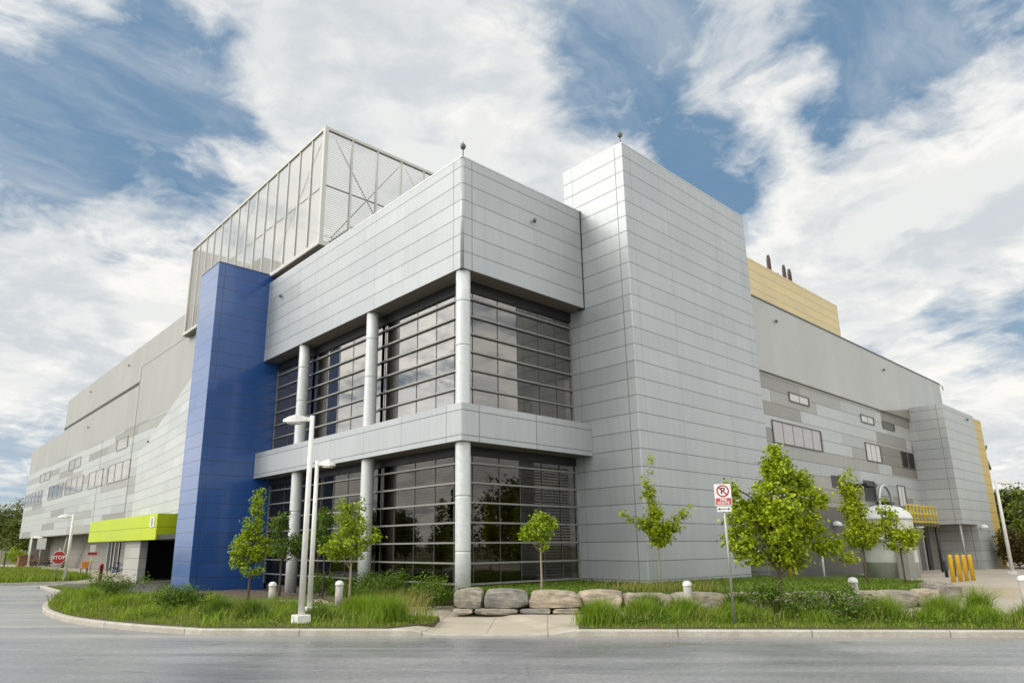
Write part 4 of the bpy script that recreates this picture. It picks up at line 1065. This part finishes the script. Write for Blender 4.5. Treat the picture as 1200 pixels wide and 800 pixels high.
# ================================================================== STREET FURNITURE
def lamp_post(base, h, armdir, label, arm=.95, r=.085, mound=True):
    t = thing('street_lamp', base, label, 'street lamp', 'white street lamps')
    x, y, z = base; b = MB()
    b.obox((x, y, z+.11), (.19, 0, 0), (0, .19, 0), (0, 0, .11)); b.build('base_plinth', M['lampw'], t, bevel=.02)
    b = MB(); b.tube([(x, y, z+.22), (x, y, z+h)], [r, r*.72], 12); b.build('pole', M['lampw'], t)
    a = Vector((armdir[0], armdir[1], 0)).normalized(); s = Vector((-a.y, a.x, 0))
    b = MB(); c0 = Vector((x, y, z+h-.10))
    b.obox(c0+a*.1, a*.14, s*.05, Vector((0, 0, .06)))
    # head: thin tapering wedge, drooped a little
    def sec(u, w, zt, zb): p = c0+a*u; return [p-s*w+Vector((0, 0, zb)), p+s*w+Vector((0, 0, zb)), p+s*w*.8+Vector((0, 0, zt)), p-s*w*.8+Vector((0, 0, zt))]
    S = [sec(.14, .07, .06, -.06), sec(.42, .17, .13, -.10), sec(arm*.78, .19, .07, -.10), sec(arm, .12, .0, -.07)]
    v = [q for k in S for q in k]; f = [(3, 2, 1, 0), (12, 13, 14, 15)]
    for i in range(3):
        for k in range(4): f.append((i*4+k, i*4+(k+1) % 4, i*4+4+(k+1) % 4, i*4+4+k))
    b.add(v, f); hd = b.build('lamp_head', M['lampw'], t, bevel=.015)
    b = MB(); c = c0+a*(arm*.6)+Vector((0, 0, -.112)); b.obox(c, a*arm*.24, s*.12, Vector((0, 0, .01))); b.build('lens', M['white'], hd)
    b = MB(); b.tube([(x+.11, y-.1, z+.5), (x+.11, y-.1, z+.5)][:1]+[(x, y, z+.5)], .01, 4)
    return t
rt = np.array((EV[0], EV[1]))
lf_ = -rt
lp1 = lamp_post((8.72, 17.12, .19), 5.48, lf_, 'tall white lamp post near the kerb, its head pointing left over the bed', .80, .085)
lp2 = lamp_post((10.08, 19.29, .18), 4.55, rt, 'white lamp post close behind the tallest one, its head pointing right', .56, .08)
lp3 = lamp_post((9.85, 52.2, .14), 4.2, lf_, 'white lamp post on the island grass beside the stop sign', 1.0, .11)
lp4 = lamp_post((14.2, 96.0, .1), 3.5, rt, 'small distant white lamp post near the pale fence at the left', 1.3, .11)
lp5 = lamp_post((48.6, 9.95, .28), 5.3, rt, 'white lamp post at the far edge of the service yard, right of the gold wall', 1.0, .1)

def bollard(base, label, h=.9):
    t = thing('bollard', base, label, 'bollard', 'domed concrete bollards along the pavement')
    b = MB(); b.lathe(base, [(.125, 0), (.125, h-.16)], 18); b.build('shaft', M['conc'], t)
    b = MB(); b.lathe((base[0], base[1], base[2]+h-.16), [(.118, 0), (.142, .015), (.142, .04), (.135, .085), (.10, .135), (.05, .158), (.008, .163)], 18); b.build('cap', M['white'], t)
    return t
bollard((18.6, 11.87, .145), 'domed concrete bollard left of the no-parking sign post')
bollard((22.0, 8.42, .145), 'domed concrete bollard on the pavement right of the big maple', .98)
bollard((25.6, 5.03, .145), 'domed concrete bollard at the right edge of the photo', 1.0)
bollard((11.7, 20.42, .15), 'domed concrete bollard just right of the two front lamp posts', .90)
bollard((10.8, 23.45, .15), 'domed concrete bollard left of the two front lamp posts, before the glazing', .80)
def ybol(base, label):
    t = thing('yellow_bollard', base, label, 'bollard', 'yellow steel bollards')
    b = MB(); b.lathe(base, [(.085, 0), (.085, 1.05), (.075, 1.10), (.05, 1.13), (.01, 1.14)], 18); b.build('shaft', M['yel'], t)
    b = MB(); b.lathe((base[0], base[1], base[2]-.005), [(.16, 0), (.155, .03), (.11, .05)], 16); b.build('footing', M['conc'], t)
    return t
for p, l in (((33.3, 8.83, .49), 'leftmost and nearest of the four yellow bollards in the service yard'), ((34.3, 8.84, .47), 'second from the left of the four yellow bollards in the service yard'),
             ((35.2, 8.84, .46), 'third from the left of the four yellow bollards in the service yard'), ((36.2, 8.86, .45), 'rightmost of the four yellow bollards in the service yard')): ybol(p, l)
ybol((30.6, 14.3, .6), 'lone yellow bollard behind the maple trunk, by the foot of the stair tower')
rb = thing('marker_post', (10.85, 47.6, .02), 'short dark red post on the entry drive before the lime canopy', 'post')
b = MB(); b.lathe((10.85, 47.6, .02), [(.10, 0), (.10, 1.1), (.125, 1.11), (.125, 1.17), (.04, 1.24)], 14); b.build('shaft', M['red'], rb)
b = MB(); b.lathe((10.85, 47.6, .72), [(.106, 0), (.106, .1)], 14); b.build('band', M['black'], rb)
# white marker by the tank
wp = thing('marker_post', (36.1, 15.1, .4), 'thin white upright post under the right branches of the big maple', 'post')
b = MB(); b.tube([(36.0, 15.1, .4), (36.0, 15.1, 2.1)], .06, 8); b.build('shaft', M['white'], wp)
b = MB(); b.box(35.87, 36.13, 14.97, 15.23, .40, .50); b.build('foot', M['galv'], wp)

def text_mesh(name, body, size, mat, parent, origin, right, up, nrm, bold=.0):
    cu = bpy.data.curves.new(name, 'FONT'); cu.body = body; cu.size = size; cu.align_x = 'CENTER'; cu.align_y = 'CENTER'; cu.extrude = .002; cu.offset = bold
    o = bpy.data.objects.new(name+'_src', cu); COL.objects.link(o)
    dg = bpy.context.evaluated_depsgraph_get(); me = bpy.data.meshes.new_from_object(o.evaluated_get(dg)); bpy.data.objects.remove(o)
    me.name = name; right, up, nrm, origin = map(Vector, (right, up, nrm, origin))
    pl = world_loc(parent)
    for v in me.vertices: v.co = origin+right*v.co.x+up*v.co.y+nrm*v.co.z-pl
    me.materials.clear(); me.materials.append(mat)
    q = bpy.data.objects.new(name, me); COL.objects.link(q); q.parent = parent; return q

# stop sign
ss = (9.28, 51.85, .14); n = Vector((-ss[0], -ss[1], 0)).normalized(); rg_ = Vector((-n.y, n.x, 0)); up_ = Vector((0, 0, 1))
t = thing('stop_sign', ss, 'red octagonal stop sign on a post beside the left lamp post', 'traffic sign')
b = MB(); b.tube([ss, (ss[0], ss[1], 2.2)], .035, 8); b.build('post', M['galv'], t)
def octo(c, r, th, n, rgt, up, b):
    ring = [Vector(c)+rgt*r*math.cos(math.pi/8+k*math.pi/4)+up*r*math.sin(math.pi/8+k*math.pi/4) for k in range(8)]
    v = [p-n*th for p in ring]+[p+n*th for p in ring]
    f = [tuple(range(7, -1, -1)), tuple(range(8, 16))]+[(k, (k+1) % 8, 8+(k+1) % 8, 8+k) for k in range(8)]
    b.add(v, f)
cs = Vector((ss[0], ss[1], 1.60))+n*.05
b = MB(); octo(cs, .43, .008, n, rg_, up_, b); pb = b.build('sign_border', M['white'], t)
b = MB(); octo(cs+n*.010, .40, .006, n, rg_, up_, b); fc = b.build('sign_face', M['red'], t)
text_mesh('lettering', 'STOP', .30, M['white'], t, cs+n*.019, rg_, up_, n, .008)
# no-parking sign
sg = (15.95, 8.95, .16); n = Vector((-sg[0], -sg[1], 0)).normalized(); rg_ = Vector((-n.y, n.x, 0))
t = thing('parking_sign', sg, 'white and red no-parking sign on a thin grey post at the kerb', 'traffic sign')
b = MB(); b.tube([sg, (sg[0], sg[1], 3.62)], .032, 8); b.build('post', M['galv'], t)
cs = Vector((sg[0], sg[1], 3.31))+n*.045
b = MB(); b.obox(cs, rg_*.20, up_*.27, n*.005); b.build('sign_plate', M['white'], t, bevel=.004)
b = MB()
cc = cs+up_*.095+n*.009
for k in range(32):
    a0, a1 = 2*math.pi*k/32, 2*math.pi*(k+1)/32
    q = [cc+(rg_*math.cos(a)+up_*math.sin(a))*r for a, r in ((a0, .118), (a1, .118), (a1, .152), (a0, .152))]
    b.add(q, [(0, 1, 2, 3)])
d = (rg_-up_).normalized(); e = (rg_+up_).normalized()
b.add([cc-d*.125-e*.016+n*.001, cc+d*.125-e*.016+n*.001, cc+d*.125+e*.016+n*.001, cc-d*.125+e*.016+n*.001], [(0, 1, 2, 3)]); b.build('red_ring', M['red'], t)
text_mesh('letter', 'P', .22, M['black'], t, cc-n*.002, rg_, up_, n, .004)
b = MB(); b.obox(cs-up_*.165+n*.004, rg_*.185, up_*.085, n*.004); b.build('red_band', simple('sign_red', (.50, .07, .06), .45), t)
text_mesh('lettering', 'FIRE', .088, M['white'], t, cs-up_*.127+n*.011, rg_, up_, n, .002)
text_mesh('lettering', 'ROUTE', .088, M['white'], t, cs-up_*.205+n*.011, rg_, up_, n, .002)
ct = cs-up_*.35
b = MB(); b.obox(ct, rg_*.17, up_*.065, n*.004); b.build('arrow_plate', M['white'], t)
b = MB()
for s in (-1, 1):
    p = ct+n*.007; b.add([p+rg_*s*.15, p+rg_*s*.10+up_*.035, p+rg_*s*.10-up_*.035], [(0, 1, 2)])
b.obox(ct+n*.006, rg_*.10, up_*.008, n*.001); b.build('arrow', M['black'], t)

# small things along the wing's ground floor
t = thing('notice_sign', (14.5, 91.5, .12), 'white notice on a post before the end pier of the silver wing', 'sign')
b = MB(); b.tube([(14.5, 91.5, .1), (14.5, 91.5, 2.3)], .05, 6); b.build('post', M['galv'], t)
b = MB(); b.obox((14.5, 91.4, 2.75), (.42, -.06, 0), (.0, .02, 0), (0, 0, .6)); b.build('plate', M['white'], t)
t = thing('notice_sign', (15.6, 72.5, .12), 'red and white notice board on a thin post under the wing, above the orange cart', 'sign')
b = MB(); b.tube([(15.6, 72.5, .1), (15.6, 72.5, 1.6)], .05, 6); b.build('post', M['galv'], t)
b = MB(); b.obox((15.6, 72.4, 2.15), (.22, -.05, 0), (0, .02, 0), (0, 0, .35)); b.build('plate', M['white'], t)
b = MB(); b.obox((15.6, 72.36, 1.72), (.36, -.07, 0), (0, .03, 0), (0, 0, .12)); b.build('red_tray', M['red'], t)
t = thing('orange_cart', (13.9, 66.5, .12), 'orange box cart on short legs on the walk under the wing', 'cart')
b = MB(); b.prism([(13.6, 66.3), (14.1, 66.2), (14.2, 66.75), (13.7, 66.85)], .55, 1.12); b.build('body', M['orange'], t, bevel=.03)
b = MB()
for q in ((13.6, 66.4), (14.05, 66.3), (14.1, 66.7), (13.7, 66.85)): b.tube([(q[0], q[1], .12), (q[0], q[1], .56)], .04, 6)
b.build('legs', M['black'], t)
b = MB(); b.tube([(14.1, 66.25, 1.1), (14.35, 66.2, 1.24), (14.4, 66.65, 1.24), (14.2, 66.7, 1.1)], .04, 6); b.build('handle', M['yel'], t)
# bicycle
t = thing('bicycle', (14.2, 56.8, .12), 'blue bicycle parked against the pale canopy pier', 'bicycle')
bx, by, bz = 13.55, 56.3, .12
for x in (0, 1.05):
    b = MB(); pts = [(bx+x+.34*math.cos(a), by, bz+.35+.34*math.sin(a)) for a in [2*math.pi*k/20 for k in range(21)]]
    b.tube(pts, .028, 6, caps=False)
    w = b.build('wheel', M['black'], t)
    b = MB()
    for k in range(6):
        a = math.pi*k/6; b.tube([(bx+x-.33*math.cos(a), by, bz+.35-.33*math.sin(a)), (bx+x+.33*math.cos(a), by, bz+.35+.33*math.sin(a))], .006, 4)
    b.build('spokes', M['galv'], w)
b = MB()
fr_ = [((0, .35), (.42, .85)), ((.42, .85), (.9, .88)), ((.9, .88), (.48, .38)), ((.48, .38), (0, .35)), ((.48, .38), (.38, .98)), ((.88, 1.0), (1.05, .35))]
for (x0, z0), (x1, z1) in fr_: b.tube([(bx+x0, by, bz+z0), (bx+x1, by, bz+z1)], .035, 6)
b.build('frame', M['blue_paint'], t)
b = MB(); b.obox((bx+.36, by, bz+1.0), (.13, 0, 0), (0, .07, 0), (0, 0, .03)); b.build('saddle', M['black'], t)
b = MB(); b.tube([(bx+.84, by-.28, bz+1.05), (bx+.9, by, bz+1.02), (bx+.84, by+.28, bz+1.05)], .02, 6); b.build('handlebar', M['galv'], t)
t = thing('planter_box', (15.3, 104, .1), 'brown brick planter at the left end of the wing walk', 'planter')
b = MB(); b.box(13.6, 15.0, 98.6, 100, .1, 1.35); b.box(13.5, 15.1, 98.5, 100.1, 1.35, 1.45); b.build('box', M['brown'], t)
b = MB(); b.box(13.75, 14.85, 98.75, 99.85, 1.45, 1.5); b.build('soil', M['mulch'], t)
t = thing('picnic_table', (15.6, 97, .1), 'dark picnic table between the brown planter and the end pier', 'table')
b = MB(); b.box(14.7, 16.7, 96.6, 97.4, .82, .9); b.build('tabletop', M['brown'], t)
for y in (95.9, 98.0):
    b = MB(); b.box(14.7, 16.7, y, y+.32, .52, .58); b.build('bench', M['black'], t)
for x in (15.0, 16.4):
    b = MB(); b.tube([(x, 95.95, .1), (x, 97, .82)], .05, 6); b.tube([(x, 98.2, .1), (x, 97, .82)], .05, 6); b.tube([(x, 96.0, .5), (x, 98.2, .5)], .05, 6); b.build('leg', M['black'], t)
t = thing('fence', (10, 118, 0), 'pale board fence at the left edge below the trees', 'fence')
b = MB()
for k in range(60):
    x = 16.8-k*.42; b.box(x, x+.38, 119.0, 119.05, 0, 2.0+.06*math.sin(k*2.1))
b.build('boards', M['fence'], t)
for k in range(9):
    b = MB(); x = 16.6-k*3; b.box(x-.07, x+.07, 119.06, 119.2, 0, 2.2); b.build('post', M['fence'], t)
t = thing('dark_post', (11.4, 92, .14), 'thin black pole standing in front of the pale fence', 'post')
b = MB(); b.tube([(11.4, 92, .1), (11.4, 92, 2.6)], .06, 8); b.build('shaft', M['black'], t)
b = MB(); b.lathe((11.4, 92, 2.6), [(.09, 0), (.09, .08), (.02, .12)], 8); b.build('cap', M['black'], t)
t = thing('rail_stub', (41.1, 11.0, .4), 'pair of short black posts at the tank end of the service yard', 'posts')
for x in (40.5, 41.8):
    b = MB(); b.tube([(x, 11.0, .3), (x, 11.0, 1.2)], .08, 8); b.build('post', M['black'], t)

# -- across the road on the left, out of frame: what the glazing mirrors
def conifer(base, label, h, w, seed):
    rng = np.random.default_rng(seed); t = thing('conifer_tree', base, label, 'tree', 'conifers across the road')
    b = MB(); b.tube([base, (base[0], base[1], base[2]+h)], [.2, .02], 8); b.build('trunk', M['bark'], t)
    n = 2600; u = rng.uniform(.06, 1, n)**.8; a = rng.uniform(0, 6.28, n); tier = .62+.38*np.abs(np.sin(u*h*2.0+rng.normal(0, .2, n)))
    r = w*(1.04-u)*tier*np.sqrt(rng.uniform(.15, 1, n))
    C = np.column_stack([base[0]+r*np.cos(a), base[1]+r*np.sin(a), base[2]+h*u-.12*r])
    N = np.column_stack([np.cos(a), np.sin(a), np.full(n, .8)])
    leaves('crown', C, N, .42, M['leaf_pine'], t, rng=rng, aspect=.35); return t
conifer((-7.5, 47.5, 0), 'dark conifer across the road, the taller of two mirrored in the ground floor glazing', 8.5, 2.6, 71)
conifer((-11.5, 44.5, 0), 'dark conifer across the road, the smaller of two mirrored in the ground floor glazing', 7.0, 2.4, 72)
t = thing('low_building', (-48, 74, 0), 'low pale brick building across the road, behind the two conifers', 'building')
b = MB(); b.box(-56, -44, 52, 96, 0, 4.6); b.build('wall', simple('pale_brick', (.42, .33, .27), .85), t)
b = MB(); b.box(-56.2, -43.8, 51.8, 96.2, 4.6, 5.0); b.build('roof', M['roof'], t)
for k in range(7):
    b = MB(); b.box(-43.99, -43.9, 55+k*6, 58.5+k*6, 1.0, 2.8); b.build('window', M['dark'], t)
for i, (x, y) in enumerate(((62, -24), (70, -34), (56, -38), (80, -28), (48, -46))):
    big_tree((x, y, 0), ['broad tree across the road on the right, nearest the yard', 'broad tree across the road on the right, behind the nearest', 'tree across the road on the right, second from the left', 'tree across the road on the right, farthest away', 'tree across the road on the right, closest to the camera side'][i], 11, 9, 90+i, leaf=.6, n=300, group='trees across the road', name='roadside_tree')
for i, (x, y) in enumerate(((-66, 92), (-58, 78), (-40, 108), (-62, 60), (-66, 42), (-50, 120))):
    big_tree((x, y, 0), ['broad tree far across the road on the left, mirrored in the glazing', 'second broad tree far across the road on the left', 'third tree far across the road, farthest back', 'tree far across the road opposite the entry drive', 'tree far across the road opposite the glazing', 'last tree of the row far across the road'][i], 10, 8, 80+i, leaf=.6, n=260, group='trees across the road', name='roadside_tree')

# ================================================================== SKY, SUN, CAMERA
SUN = Vector((-.75, .36, .56)).normalized()
el = math.asin(SUN.z); rot = math.atan2(SUN.x, SUN.y)
w = bpy.data.worlds.new('World'); scene.world = w; w.use_nodes = True
class WT(NT):
    def __init__(s, w):
        s.n = w.node_tree.nodes; s.l = w.node_tree.links; s.n.clear(); s.out = s.n.new('ShaderNodeOutputWorld')
t = WT(w)
bg = t.new('Background'); t.l.new(bg.outputs[0], t.out.inputs[0])
SKY_STRENGTH = .10
bg.inputs[1].default_value = SKY_STRENGTH
sky = t.new('TexSky', sky_type='NISHITA'); sky.sun_disc = False; sky.sun_elevation = el; sky.sun_rotation = rot
sky.altitude = 100; sky.air_density = 1.0; sky.dust_density = 1.0; sky.ozone_density = 1.2
D = t.new('TexCoord').outputs['Generated']
nd = t.new('VectorMath', operation='NORMALIZE'); t.l.new(D, nd.inputs[0]); D = nd.outputs[0]
X, Y, Z = t.xyz(D)
den = t.math('ADD', t.math('MAXIMUM', Z, -.02), .22)
pl = t.comb(t.math('DIVIDE', X, den), t.math('DIVIDE', Y, den), t.math('MULTIPLY', Z, 1.2))
BLOBS = [  # direction, radius (deg), weight: where the cloud banks and the gaps stand
    ((.09, .842, .531), 11, -.75), ((.209, .84, .501), 8, -.6), ((.048, .815, .577), 3.5, .35), ((.03, .80, .60), 9, -.3),
    ((.311, .748, .587), 8, .50), ((.419, .672, .611), 9, .55), ((.569, .582, .581), 9, .55), ((.659, .507, .556), 6, .45), ((.36, .76, .54), 6, .4), ((.47, .65, .60), 8, .3),
    ((.107, .919, .378), 8, .45), ((.254, .861, .441), 4.5, .5), ((.122, .946, .301), 7, .40), ((.19, .941, .281), 6, .35), ((.199, .921, .336), 3, -.25),
    ((.10, .969, .225), 6, .40), ((.113, .99, .083), 5, -.35), ((.12, .985, .14), 4, -.2),
    ((.653, .427, .626), 6, -.6), ((.747, .434, .504), 4.5, -.5), ((.615, .481, .625), 3.5, -.45),
    ((.738, .321, .593), 5, .62), ((.76, .33, .55), 4, .5), ((.79, .36, .49), 3, .35), ((.814, .186, .551), 8, -.55), ((.829, .113, .548), 3.0, .40), ((.79, .24, .56), 4, -.35),
    ((.761, .403, .509), 3.5, -.4), ((.812, .35, .467), 4.5, -.45), ((.80, .30, .50), 3.0, -.2),
    ((.86, .266, .436), 4.0, .45), ((.905, .244, .348), 7, .55), ((.89, .164, .425), 4.5, .40), ((.869, .331, .367), 5, .4), ((.914, .126, .385), 6, .35),
    ((.949, .177, .261), 3.2, -.55), ((.955, .150, .255), 4, -.45), ((.935, .20, .30), 2.4, -.2), ((.972, .173, .16), 6, .40), ((.93, .253, .266), 5, .45), ((.978, .186, .092), 6, .35),
]
bias = None
for d, r, wt in BLOBS:
    d = Vector(d).normalized()
    dp = t.new('VectorMath', operation='DOT_PRODUCT'); t.l.new(D, dp.inputs[0]); dp.inputs[1].default_value = d
    q = t.mrange(dp.outputs['Value'], math.cos(R(r*1.75)), 1.0, 0., wt*(.58 if wt < 0 else .66))
    bias = q if bias is None else t.math('ADD', bias, q)
wn = t.new('TexNoise'); wn.inputs['Scale'].default_value = 3.0; wn.inputs['Detail'].default_value = 4; t.l.new(pl, wn.inputs['Vector'])
sc = t.new('VectorMath', operation='SCALE'); t.l.new(wn.outputs['Color'], sc.inputs[0]); sc.inputs['Scale'].default_value = .22
wv = t.new('VectorMath', operation='ADD'); t.l.new(pl, wv.inputs[0]); t.l.new(sc.outputs[0], wv.inputs[1]); PV = wv.outputs[0]
f1 = t.noise(PV, 2.2, 10, .58)
f2 = t.noise(PV, 6.5, 9, .6)
dens = t.math('ADD', t.math('ADD', t.math('MULTIPLY', f1, 1.0), t.math('MULTIPLY', f2, .55)), -.765)
dens = t.math('ADD', t.math('MULTIPLY', dens, 3.1), bias)
# behind and overhead the cover is more complete
fw = t.new('VectorMath', operation='DOT_PRODUCT'); t.l.new(D, fw.inputs[0]); fw.inputs[1].default_value = (.64, .72, .26)
dens = t.math('ADD', dens, t.mrange(fw.outputs['Value'], .2, .72, .40, .06))
cov = t.mrange(dens, -.42, .46)
veil = t.noise(t.comb(t.math('MULTIPLY', t.xyz(PV)[0], .8), t.math('MULTIPLY', t.xyz(PV)[1], 2.2), 0), 2.4, 9, .60, .25)
cov = t.math('MAXIMUM', t.math('POWER', cov, .85), t.mrange(veil, .42, .80, .05, .50))
# cloud shading: lit side by comparing with the density a step towards the sun
so = t.new('VectorMath', operation='ADD'); t.l.new(PV, so.inputs[0]); so.inputs[1].default_value = (-.10, .02, .05)
f1b = t.noise(so.outputs[0], 2.2, 10, .58)
lit = t.mrange(t.math('SUBTRACT', f1, f1b), -.07, .07)
thick = t.mrange(t.math('ADD', dens, t.math('MULTIPLY', t.math('SUBTRACT', f2, .5), .9)), .25, 1.0)
shade = t.math('ADD', t.math('MULTIPLY', lit, .6), t.math('MULTIPLY', t.math('SUBTRACT', 1, thick), .45), clamp=True)
CG = 1/(SKY_STRENGTH*2**.66)
lo = t.new('VectorMath', operation='DOT_PRODUCT'); t.l.new(D, lo.inputs[0]); lo.inputs[1].default_value = Vector((-.86, .26, .44)).normalized()
glow = t.math('ADD', t.mrange(fw.outputs['Value'], .15, .80, 1.7, 1.0), t.mrange(lo.outputs['Value'], .35, 1.0, 0., .8))
cc = t.mix(shade, (.66*CG, .70*CG, .73*CG), (1.0*CG, .985*CG, .94*CG))
vm = t.new('VectorMath', operation='SCALE'); t.l.new(cc, vm.inputs[0]); t.l.new(glow, vm.inputs['Scale']); cc = vm.outputs[0]
skc = t.mix(1, sky.outputs[0], (.42, .60, .66), 'MULTIPLY')
skyblue = t.mix(.88, skc, (.135*CG, .268*CG, .435*CG))
skyblue = t.mix(t.mrange(Z, .0, .42), t.mix(.75, skyblue, (.52*CG, .62*CG, .70*CG)), skyblue)
fin = t.mix(t.math('MULTIPLY', cov, .97), skyblue, cc)
fin = t.mix(t.mrange(Z, -.06, .0), (.16*CG, .16*CG, .14*CG), fin)
t.l.new(fin, bg.inputs[0])

sl = bpy.data.lights.new('sun', 'SUN'); sl.energy = 1.2; sl.angle = R(26); sl.color = (1, .95, .86)
so_ = bpy.data.objects.new('sun', sl); COL.objects.link(so_); so_.rotation_euler = (-SUN).to_track_quat('-Z', 'Y').to_euler(); so_.location = SUN*80

FPX, YAW, PIT, ROL = 791.4, .842062, .246071, -.007797
F = Vector((math.cos(YAW)*math.cos(PIT), math.sin(YAW)*math.cos(PIT), math.sin(PIT)))
rr = Vector((math.sin(YAW), -math.cos(YAW), 0)); uu = rr.cross(F)
r2 = math.cos(ROL)*rr+math.sin(ROL)*uu; u2 = -math.sin(ROL)*rr+math.cos(ROL)*uu
cd = bpy.data.cameras.new('camera'); cd.sensor_fit = 'HORIZONTAL'; cd.sensor_width = 36; cd.lens = FPX/1200*36
cd.shift_x = (600-570.82)/1200; cd.shift_y = (440.84-400)/1200; cd.clip_start = .1; cd.clip_end = 6000
co = bpy.data.objects.new('camera', cd); COL.objects.link(co)
co.matrix_world = Matrix(((r2.x, u2.x, -F.x, 0), (r2.y, u2.y, -F.y, 0), (r2.z, u2.z, -F.z, 2.1), (0, 0, 0, 1)))
scene.camera = co
scene.view_settings.view_transform = 'Standard'; scene.view_settings.look = 'None'; scene.view_settings.gamma = 1
scene.view_settings.exposure = .66
scene.view_settings.use_curve_mapping = False
scene.cycles.use_denoising = True
scene.cycles.max_bounces = 8; scene.cycles.transparent_max_bounces = 16
scene.cycles.caustics_reflective = False; scene.cycles.caustics_refractive = False
scene.cycles.sample_clamp_indirect = 6
